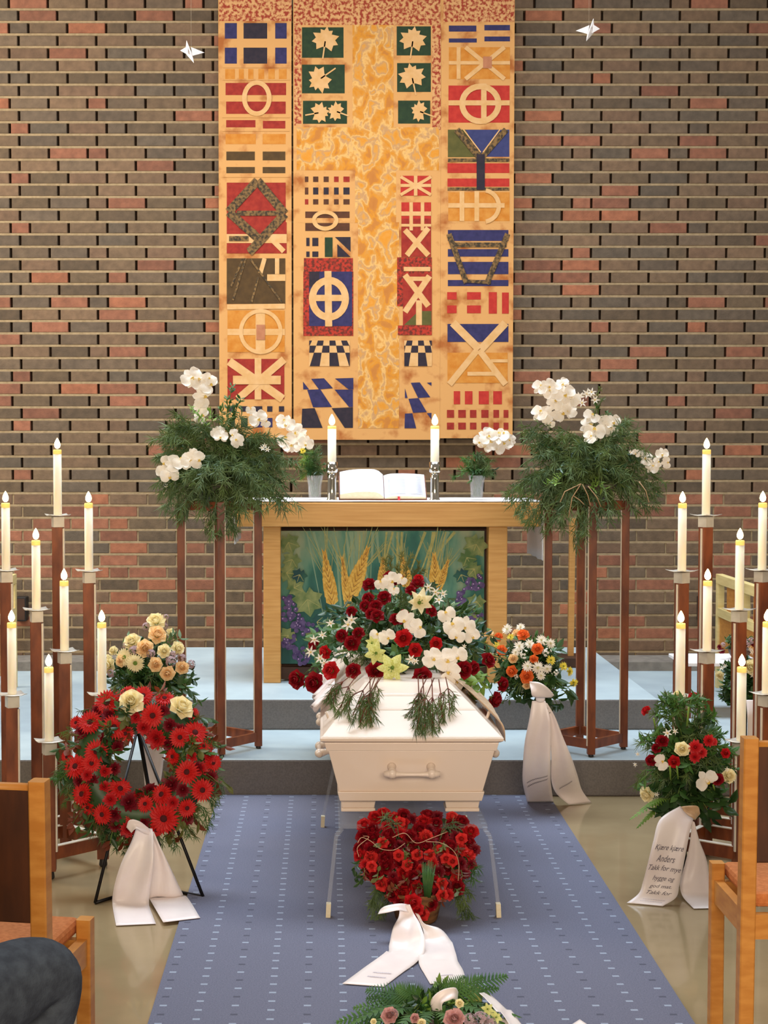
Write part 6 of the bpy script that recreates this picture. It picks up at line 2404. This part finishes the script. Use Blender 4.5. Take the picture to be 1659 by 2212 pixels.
# 9. tall loose bouquet at the right
t9, A9, c9 = bouquet('tall loose bouquet of red and cream roses with a lettered white ribbon at the right', 5.26, (1482, 1640), (0.165, 0.12, 0.20), (1260, 1400, 3.687), [
    ('rosebright', [(875, 425, 90), (525, 520, 80), (725, 900, 95), (1110, 835, 75)]),
    ('rosered', [(640, 745, 95), (1050, 1035, 95), (560, 890, 90), (600, 800, 80)]),
    ('redcarn', [(885, 790, 140), (985, 740, 120), (1020, 750, 80), (880, 865, 110), (930, 830, 110)]),
    ('cream', [(785, 800, 115), (1130, 1010, 115), (535, 1145, 125), (755, 398, 60)]),
    ('orchid', [(635, 905, 140), (965, 1040, 200)]),
    ('whitestar', [(680, 685, 90), (735, 670, 60), (462, 845, 50), (445, 925, 50), (600, 1150, 50), (1120, 960, 50)])],
    ['pine', 'fern', 'pine', 'leaf', 'pine2', 'leaf'], 91, stand='slim black stand under the tall bouquet at the right', n=150, low=-0.95)
def w9(x, y, Y): a, b = A9.px(x, y); return at(a, b, Y)
def f9(x, y): a, b = A9.px(x, y); return onz(a, b, .003)
mb = MB()
for x, y in ((660, 300), (620, 350), (690, 320), (720, 350), (840, 340), (900, 320), (940, 330), (560, 450), (1000, 450), (1030, 480), (480, 640), (450, 690), (420, 1010), (1150, 730), (1180, 760), (1100, 620), (1200, 900), (600, 400), (780, 340)):
    needle_spray(mb, rnd.choice((M['fern'], M['pine2'], M['pine'])), c9 + Vector((0, 0, 0)), w9(x, y, 5.24), rnd, n=70, L=0.035, w=0.0013, frm=.45)
    leafy(mb, M['fern'], c9, w9(x + 20, y + 20, 5.22), rnd, n=7, L=0.04, w=0.016, frm=.6)
for x, y in ((1180, 1210), (1120, 1180), (1160, 1260), (620, 1250), (700, 1300), (780, 1290), (960, 1290), (1020, 1300), (880, 1250)):
    leafy(mb, M['leaf'], c9 + Vector((0, -.03, -.1)), w9(x, y, 5.17), rnd, n=7, L=0.065, w=0.04, frm=.4)
for x, y in ((365, 1370), (420, 1440), (460, 1400), (450, 1290)):
    frond(mb, M['lime'], c9 + Vector((-.03, -.02, -.14)), w9(x, y, 5.14), rnd, Wd=0.035, n=16)
mb.build('outer_greens', t9)
for x, y, x2, y2 in ((840, 470, 825, 620), (560, 560, 575, 640), (690, 940, 695, 1050), (745, 940, 755, 1040), (1035, 1090, 1045, 1130)):
    mb = MB()
    mb.tube([w9(x, y, 5.12), w9(x2, y2, 5.14)], 0.003, M['lime'], n=6)
    mb.build('flower_stem', t9)
mb = MB()
S9 = ribbon(mb, M['satin'], [(w9(770, 1258, 5.12), w9(880, 1365, 5.10)), (w9(610, 1365, 5.09), w9(862, 1400, 5.08)), (w9(555, 1540, 5.07), w9(828, 1560, 5.06)), (w9(515, 1700, 5.06), w9(795, 1730, 5.05)),
                           (w9(475, 1860, 5.06), w9(765, 1880, 5.04)), (w9(440, 1955, 5.05), w9(740, 1985, 5.03)), (f9(345, 2030), f9(632, 2056))], wave=0.006, n=40)
r9 = mb.build('ribbon_tail', t9, solid=0.0008)
for i, (line, u0, u1) in enumerate((('Kjære kjære', .10, .92), ('Anders', .22, .74), ('Takk for mye', .05, .96), ('hygge og', .24, .84), ('god mat.', .20, .80), ('Takk for', .18, .84))):
    v = 0.352 + i * 0.083
    lettering(line, S9, u0, u1, v, v + 0.055, r9, M['ink'], name='ribbon_text', shear=0.35, rot=0.0)
scribble(S9, 0.25, 0.85, (0.90, 0.93), r9, M['ink2'], off=0.003, amp=0.004)
mb = MB()
ribbon(mb, M['satin'], [(w9(865, 1372, 5.11), w9(885, 1385, 5.11)), (w9(848, 1560, 5.12), w9(925, 1530, 5.12)), (w9(812, 1720, 5.12), w9(985, 1690, 5.12)), (w9(772, 1870, 5.11), w9(1012, 1850, 5.11)),
                      (w9(795, 1980, 5.09), w9(1065, 1960, 5.11)), (f9(880, 2076), f9(1165, 2070))], wave=0.006, seed=3)
mb.build('ribbon_tail', t9, solid=0.0008)
mb = MB()
ribbon(mb, M['veil'], [(w9(775, 1262, 5.10), w9(800, 1300, 5.09)), (w9(850, 1255, 5.08), w9(850, 1340, 5.07)), (w9(910, 1262, 5.08), w9(880, 1365, 5.07)), (w9(932, 1320, 5.09), w9(890, 1372, 5.09))], wave=0.006, n=14)
mb.build('ribbon_fold', t9, solid=0.0008)

# 10. cream rose bouquet further back at the right edge, with a white ribbon
t10, A10, c10 = bouquet('dark green bouquet with cream roses at the right edge behind the candle stand', 6.75, (1612, 1478), (0.13, 0.09, 0.13), (1300, 920, 3.813), [
    ('cream', [(1215, 2000, 120), (1260, 1980, 100), (1180, 1990, 80), (990, 2060, 70), (1150, 2060, 60)]),
    ('whitestar', [(1010, 2010, 60), (1030, 1990, 50), (1240, 2060, 60)])],
    ['leaf', 'leaf', 'fern'], 101, zbase=ZS1, stand='slim black stand on the step at the right edge')
mb = MB()
ribbon(mb, M['satin'], [(at(1612, 1512, 6.62), at(1640, 1512, 6.62)), (at(1614, 1550, 6.60), at(1642, 1550, 6.60)), (at(1614, 1590, 6.63), at(1644, 1590, 6.63)), (at(1616, 1612, 6.64), at(1646, 1612, 6.64))], wave=.004)
mb.build('ribbon_tail', t10, solid=0.0008)

# white-topped side table with a pot of dark red and white flowers
ty, tz_ = 7.75, onz(1480, 1432, 0.43).z
ttop = at(1560, 1432, 7.6).z
x0, x1 = xof(1482, 7.6), xof(1655, 7.6)
tb = thing('side_table', 'small white-topped side table at the right of the chancel', 'table', ((x0 + x1) / 2, 7.75, ZS1))
mb = MB(); mb.box((x0, 7.6, ttop - .018), (x1, 7.95, ttop), M['linen']); mb.build('table_top', tb, bevel=.003)
for a in (x0 + .03, x1 - .03):
    for b in (7.63, 7.92):
        mb = MB(); mb.beam((a, b, ZS1), (a, b, ttop - .018), .022, .022, M['brown'], up=(0, 1, 0)); mb.build('leg', tb)
cp = Vector((xof(1602, 7.75), 7.75, ttop))
pf = thing('potted_flowers', 'small pot of dark red and white flowers on the side table at the right', 'potted plant', cp)
bowl(pf, cp, .06, .05, M['dkbowl'], 'pot')
rnd = random.Random(12)
mb = MB()
for q in blob_targets(rnd, cp + Vector((0, 0, .09)), (.11, .07, .07), 26, lo=.5, zmin=-.2):
    leafy(mb, M['leaf'], cp + Vector((0, 0, .04)), q, rnd, n=7, L=.03, w=.015)
mb.build('leaves', pf)
AP = Arr(pf, 1300, 920, 3.813, cp + Vector((0, 0, .08)), (.11, .07, .08))
AP.put('carn', [(990, 1850, 70), (970, 1820, 50), (1250, 1800, 60)]); AP.put('lilaccluster', [(1190, 1790, 90), (1230, 1770, 70), (1000, 1800, 50)])
AP.put('cream', [(1140, 1750, 60), (1150, 1810, 60)]); AP.put('whitestar', [(1240, 1860, 60), (1220, 1840, 50), (1150, 1850, 40)])

# 11. fern and rose arrangement at the bottom edge
YB2 = 3.92
A11 = Arr(None, 640, 1960, 2.183, (0, 0, 0), (1, 1, 1))
def w11(x, y, Y=YB2): a, b = A11.px(x, y); return at(a, b, Y)
cb = w11(640, 575)
cb.z = 0.085
b11 = Vector((cb.x, YB2, zf))
t11 = thing('fern_arrangement', 'low arrangement of fern fronds and old pink roses on the carpet nearest the camera', 'flower arrangement', b11)
bowl(t11, b11, .09, .06, M['dkbowl'])
A11 = Arr(t11, 640, 1960, 2.183, Vector((cb.x, YB2 - .02, .055)), (.22, .20, .115))
rnd = random.Random(13)
mb = MB()
ce = Vector((cb.x, YB2, .06))
for x, y, w_ in ((180, 545, .05), (262, 475, .045), (325, 430, .05), (325, 388, .06), (470, 372, .055), (520, 382, .05), (600, 430, .05), (745, 350, .055), (800, 325, .05), (885, 325, .045), (1000, 320, .055), (960, 380, .04), (250, 550, .05), (230, 600, .06), (1040, 560, .06), (420, 400, .05)):
    q = w11(x, y, YB2 + rnd.uniform(-.03, .06))
    frond(mb, M['fern'], ce + (q - ce) * 0.12, q, rnd, Wd=w_ * 1.35, n=17, up=(0, -.8, 1), pw=.27)
for k in range(8):
    a = radians(200 + 20 * k)
    q = Vector((cb.x + .24 * cos(a), YB2 + .22 * sin(a), .045 + rnd.uniform(0, .03)))
    frond(mb, M['fern'], ce, q, rnd, Wd=.05, n=15, up=(0, 0, 1))
mb.build('fern_fronds', t11)
mb = MB()
for q in blob_targets(rnd, ce + Vector((0, 0, .01)), (.19, .16, .055), 60, lo=.5, zmin=-.1, front=.3):
    leafy(mb, rnd.choice((M['leaf'], M['fern'], M['lime'], M['leaf'])), ce, q, rnd, n=8, L=.03, w=.016)
for x, y in ((480, 470), (490, 490), (475, 480)):
    leafy(mb, M['olive'], ce, w11(x, y), rnd, n=6, L=.03, w=.016, frm=.7)
mb.build('leafy_greens', t11)
A11.put('pink', [(440, 510, 75), (745, 530, 95), (560, 525, 45), (640, 600, 90), (530, 600, 80)], face=.5)
A11.put('lilacrose', [(460, 500, 40), (850, 620, 80), (400, 620, 80)], face=.5)
A11.put('lilaccluster', [(820, 535, 90), (870, 530, 100), (910, 540, 80), (840, 580, 90)], face=.4)
A11.put('cream', [(770, 455, 42), (590, 545, 40), (365, 540, 30)], face=.5)
A11.put('hellebore', [(900, 480, 60), (940, 520, 60)], face=.5)
mb = MB()
q = w11(842, 440)
for k in range(3):
    mb.tube([ce, q + Vector((.008 * (k - 1), 0, -.04)), q + Vector((.008 * (k - 1), -.005, .018)), q + Vector((.012 * (k - 1), 0, .038))], [.003, .008, .013, .003], M['green_p'], n=8)
mb.build('lily_buds', t11)
mb = MB()
ribbon(mb, M['satin'], [(w11(640, 490, 3.86), w11(690, 500, 3.84)), (w11(635, 440, 3.85), w11(690, 455, 3.83)), (w11(680, 395, 3.85), w11(720, 440, 3.83)), (w11(745, 378, 3.86), w11(745, 432, 3.84)), (w11(765, 400, 3.88), w11(760, 450, 3.86))], wave=.003, n=18)
mb.build('ribbon_loop', t11, solid=.0008)
mb = MB()
ribbon(mb, M['satin'], [(w11(862, 405, 3.87), w11(900, 400, 3.92)), (w11(905, 440, 3.84), w11(955, 440, 3.92)), (w11(960, 500, 3.80), w11(1010, 490, 3.88)), (w11(1010, 570, 3.76), w11(1060, 550, 3.84)), (w11(1060, 660, 3.7), w11(1130, 640, 3.78))], wave=.004, n=18)
mb.build('ribbon_tail', t11, solid=.0008)
a_, b_ = A11.px(1340, 535)
e0 = onz(a_, b_, .03)
mb = MB()
ribbon(mb, M['satin'], [(e0 + Vector((-.03, -.01, -.01)), e0 + Vector((.0, 0.01, .0))), (e0 + Vector((-.06, -.12, -.015)), e0 + Vector((.04, -.10, -.012))), (Vector((cb.x + .2, YB2 - .22, .05)), Vector((cb.x + .27, YB2 - .14, .05))), (Vector((cb.x + .1, YB2 - .1, .08)), Vector((cb.x + .14, YB2 - .06, .08)))], wave=.003)
mb.build('ribbon_end', t11, solid=.0008)

# ================================================================ THE SEATED PERSON AND THE COAT
def skin_body(name, joints, links, mats_, pick, root, sub=2):
    me = bpy.data.meshes.new(name)
    names = list(joints)
    me.from_pydata([joints[n][0] for n in names], [(names.index(a), names.index(b)) for a, b in links], [])
    o = bpy.data.objects.new(name, me)
    COL.objects.link(o)
    sk = o.modifiers.new('skin', 'SKIN')
    sk.use_smooth_shade = True
    if not me.skin_vertices:
        bm2 = bmesh.new(); bm2.from_mesh(me); bm2.verts.layers.skin.verify(); bm2.to_mesh(me); bm2.free()
    for i, n in enumerate(names):
        r = joints[n][1]
        me.skin_vertices[0].data[i].radius = (r, r) if not isinstance(r, tuple) else r
        me.skin_vertices[0].data[i].use_root = (n == root)
    ss = o.modifiers.new('sub', 'SUBSURF')
    ss.levels = ss.render_levels = sub
    dg = bpy.context.evaluated_depsgraph_get()
    m2 = bpy.data.meshes.new_from_object(o.evaluated_get(dg))
    bpy.data.objects.remove(o)
    m2.materials.clear()
    for q in mats_:
        m2.materials.append(q)
    for p in m2.polygons:
        p.use_smooth = True
        p.material_index = pick(p.center)
    return m2


hx, hy = -0.86, 2.43
kn = at(112, 2078, 2.86)          # the knee that shows
J = {
    'pelvis': ((hx, hy, .53), (.155, .12)), 'waist': ((hx, hy - .02, .70), (.14, .10)), 'chest': ((hx, hy, .90), (.17, .115)), 'neckb': ((hx, hy + .01, 1.06), (.08, .07)),
    'neck': ((hx, hy + .02, 1.13), (.05, .05)), 'chin': ((hx, hy + .04, 1.19), (.062, .072)), 'head': ((hx, hy + .035, 1.27), (.078, .092)), 'crown': ((hx, hy + .03, 1.34), (.06, .07)),
    'shr': ((hx + .17, hy, 1.0), .062), 'elr': ((hx + .21, hy + .05, .75), .045), 'wrr': ((hx + .08, hy + .25, .66), .028), 'pmr': ((hx + .04, hy + .31, .655), (.038, .018)),
    'shl': ((hx - .17, hy, 1.0), .062), 'ell': ((hx - .22, hy + .05, .75), .045), 'wrl': ((hx - .12, hy + .25, .66), .028), 'pml': ((hx - .06, hy + .31, .68), (.038, .018)),
    'hipr': ((hx + .10, hy + .08, .525), .10), 'thr': (((hx + .1 + kn.x) / 2, (hy + .08 + kn.y) / 2, kn.z - .02), .092), 'knr': (tuple(kn + Vector((-.01, -.015, -.005))), .080), 'knr2': ((kn.x - .004, kn.y + .0, kn.z - .05), .074),
    'cfr': ((kn.x - .055, kn.y - .02, .33), .062), 'anr': ((kn.x - .10, kn.y - .03, .10), .040), 'her': ((kn.x - .10, kn.y - .04, .045), .036), 'tor': ((kn.x - .085, kn.y + .13, .035), (.042, .028)),
    'hipl': ((hx - .10, hy + .08, .525), .10), 'thl': ((hx - .11, hy + .25, .54), .088), 'knl': ((hx - .10, hy + .42, .53), .068), 'cfl': ((hx - .10, hy + .43, .32), .056), 'anl': ((hx - .10, hy + .42, .10), .040),
    'hel': ((hx - .10, hy + .41, .045), .036), 'tol': ((hx - .11, hy + .57, .035), (.042, .028)),
}
LK = [('pelvis', 'waist'), ('waist', 'chest'), ('chest', 'neckb'), ('neckb', 'neck'), ('neck', 'chin'), ('chin', 'head'), ('head', 'crown'), ('chest', 'shr'), ('shr', 'elr'), ('elr', 'wrr'), ('wrr', 'pmr'),
      ('chest', 'shl'), ('shl', 'ell'), ('ell', 'wrl'), ('wrl', 'pml'), ('pelvis', 'hipr'), ('hipr', 'thr'), ('thr', 'knr'), ('knr', 'knr2'), ('knr2', 'cfr'), ('cfr', 'anr'), ('anr', 'her'), ('her', 'tor'),
      ('pelvis', 'hipl'), ('hipl', 'thl'), ('thl', 'knl'), ('knl', 'cfl'), ('cfl', 'anl'), ('anl', 'hel'), ('hel', 'tol')]
for s, c_ in (('r', 'pmr'), ('l', 'pml')):
    b = Vector(J[c_][0])
    sg = 1 if s == 'r' else -1
    for i, (dx, ln) in enumerate(((-.027, .060), (-.009, .070), (.009, .072), (.026, .064))):
        k1, k2 = b + Vector((dx, .030, .004)), b + Vector((dx * 1.1, .030 + ln * .6, -.006))
        k3 = b + Vector((dx * 1.1, .030 + ln, -.026))
        for nm, q, r in (('a', k1, .0095), ('b', k2, .0085), ('c', k3, .0072)):
            J['f%s%d%s' % (s, i, nm)] = (tuple(q), r)
        LK += [(c_, 'f%s%da' % (s, i)), ('f%s%da' % (s, i), 'f%s%db' % (s, i)), ('f%s%db' % (s, i), 'f%s%dc' % (s, i))]
    J['t%sa' % s] = (tuple(b + Vector((-.034 * sg, -.004, .0))), .011)
    J['t%sb' % s] = (tuple(b + Vector((-.050 * sg, .030, -.004))), .009)
    LK += [(c_, 't%sa' % s), ('t%sa' % s, 't%sb' % s)]


def pickm(c):
    if c.z > 1.12:
        return 0
    if (Vector(J['pmr'][0]) - c).length < .105 and c.y > hy + .255 and c.z > .6 or (Vector(J['pml'][0]) - c).length < .105 and c.y > hy + .255 and c.z > .6:
        return 0
    if c.z < .085:
        return 3
    if c.z < .56 or (c.y > hy + .12 and c.z < .645):
        return 1
    return 2


bme = skin_body('person_body', J, LK, [M['skin'], M['denim'], M['coat'], M['shoe']], pickm, 'pelvis')
pr0 = Vector((hx, hy, .0))
per = bpy.data.objects.new('person', None)
COL.objects.link(per)
per.location = pr0
tag(per, 'seated person in dark grey jeans and black coat, knee bent at the left edge', 'person')
o = bpy.data.objects.new('body', bme)
COL.objects.link(o)
o.parent = per
o.location = -pr0
mb = MB()
hc = Vector((hx, hy + .03, 1.30))
rows = []
for i in range(9):
    th = radians(-8 + 98 * i / 8)
    rows.append([hc + Vector((.088 * cos(th) * cos(a), -.012 + .102 * cos(th) * sin(a), .105 * sin(th) - (0.05 if sin(a) < .2 and i < 3 else 0))) for a in [2 * pi * k / 20 for k in range(21)]])
mb.grid(rows, M['hair'])
mb.build('hair', per, off=per.location)
mb = MB()
fc = Vector((hx, hy + .115, 1.25))
mb.ball(fc + Vector((0, .014, .002)), .014, M['skin'], s=(.8, 1.1, 1.6))
for s in (-1, 1):
    mb.ball(fc + Vector((.03 * s, -.006, .028)), .011, M['whitep'], s=(1.2, .8, .8))
    mb.ball(fc + Vector((.03 * s, .003, .028)), .0055, M['wick'])
    mb.ball(Vector((hx + .082 * s, hy + .03, 1.25)), .022, M['skin'], s=(.4, .8, 1.3))
mb.tube([fc + Vector((-.02, 0, -.035)), fc + Vector((0, .006, -.036)), fc + Vector((.02, 0, -.035))], .004, M['pink'], n=6)
mb.build('face', per, off=per.location)

# dark coat over the back of the left chair
CX_ = xof(83, 3.17)
ct = thing('dark_coat', 'dark coat hanging over the back of the chair at the left edge', 'coat', (CX_ - .28, 3.17, .62))
rows = []
for i in range(15):
    v = i / 14
    row = []
    for k in range(9):
        u = k / 8
        x = CX_ - .12 - .30 * u - .03 * sin(v * 3)
        if v < .5:
            z, y = .56 + .28 * (v / .5), 3.145 - .018 * (1 + sin(u * 14)) * .7
        else:
            z, y = .84 - .24 * ((v - .5) / .5), 3.20 + .012 * (1 + sin(u * 11))
        z += .012 * sin(pi * v) - .08 * (1 - u) * (1 if v < .5 else 0) * 0
        row.append(Vector((x, y, z)))
    rows.append(row)
mb = MB(); mb.grid(rows, M['coat']); mb.build('coat_body', ct, solid=.006)
mb = MB()
mb.tube([(CX_ - .13, 3.135, .815), (CX_ - .17, 3.125, .72), (CX_ - .21, 3.125, .60)], [.012, .016, .014], M['denim'], n=10)
mb.build('sleeve', ct)
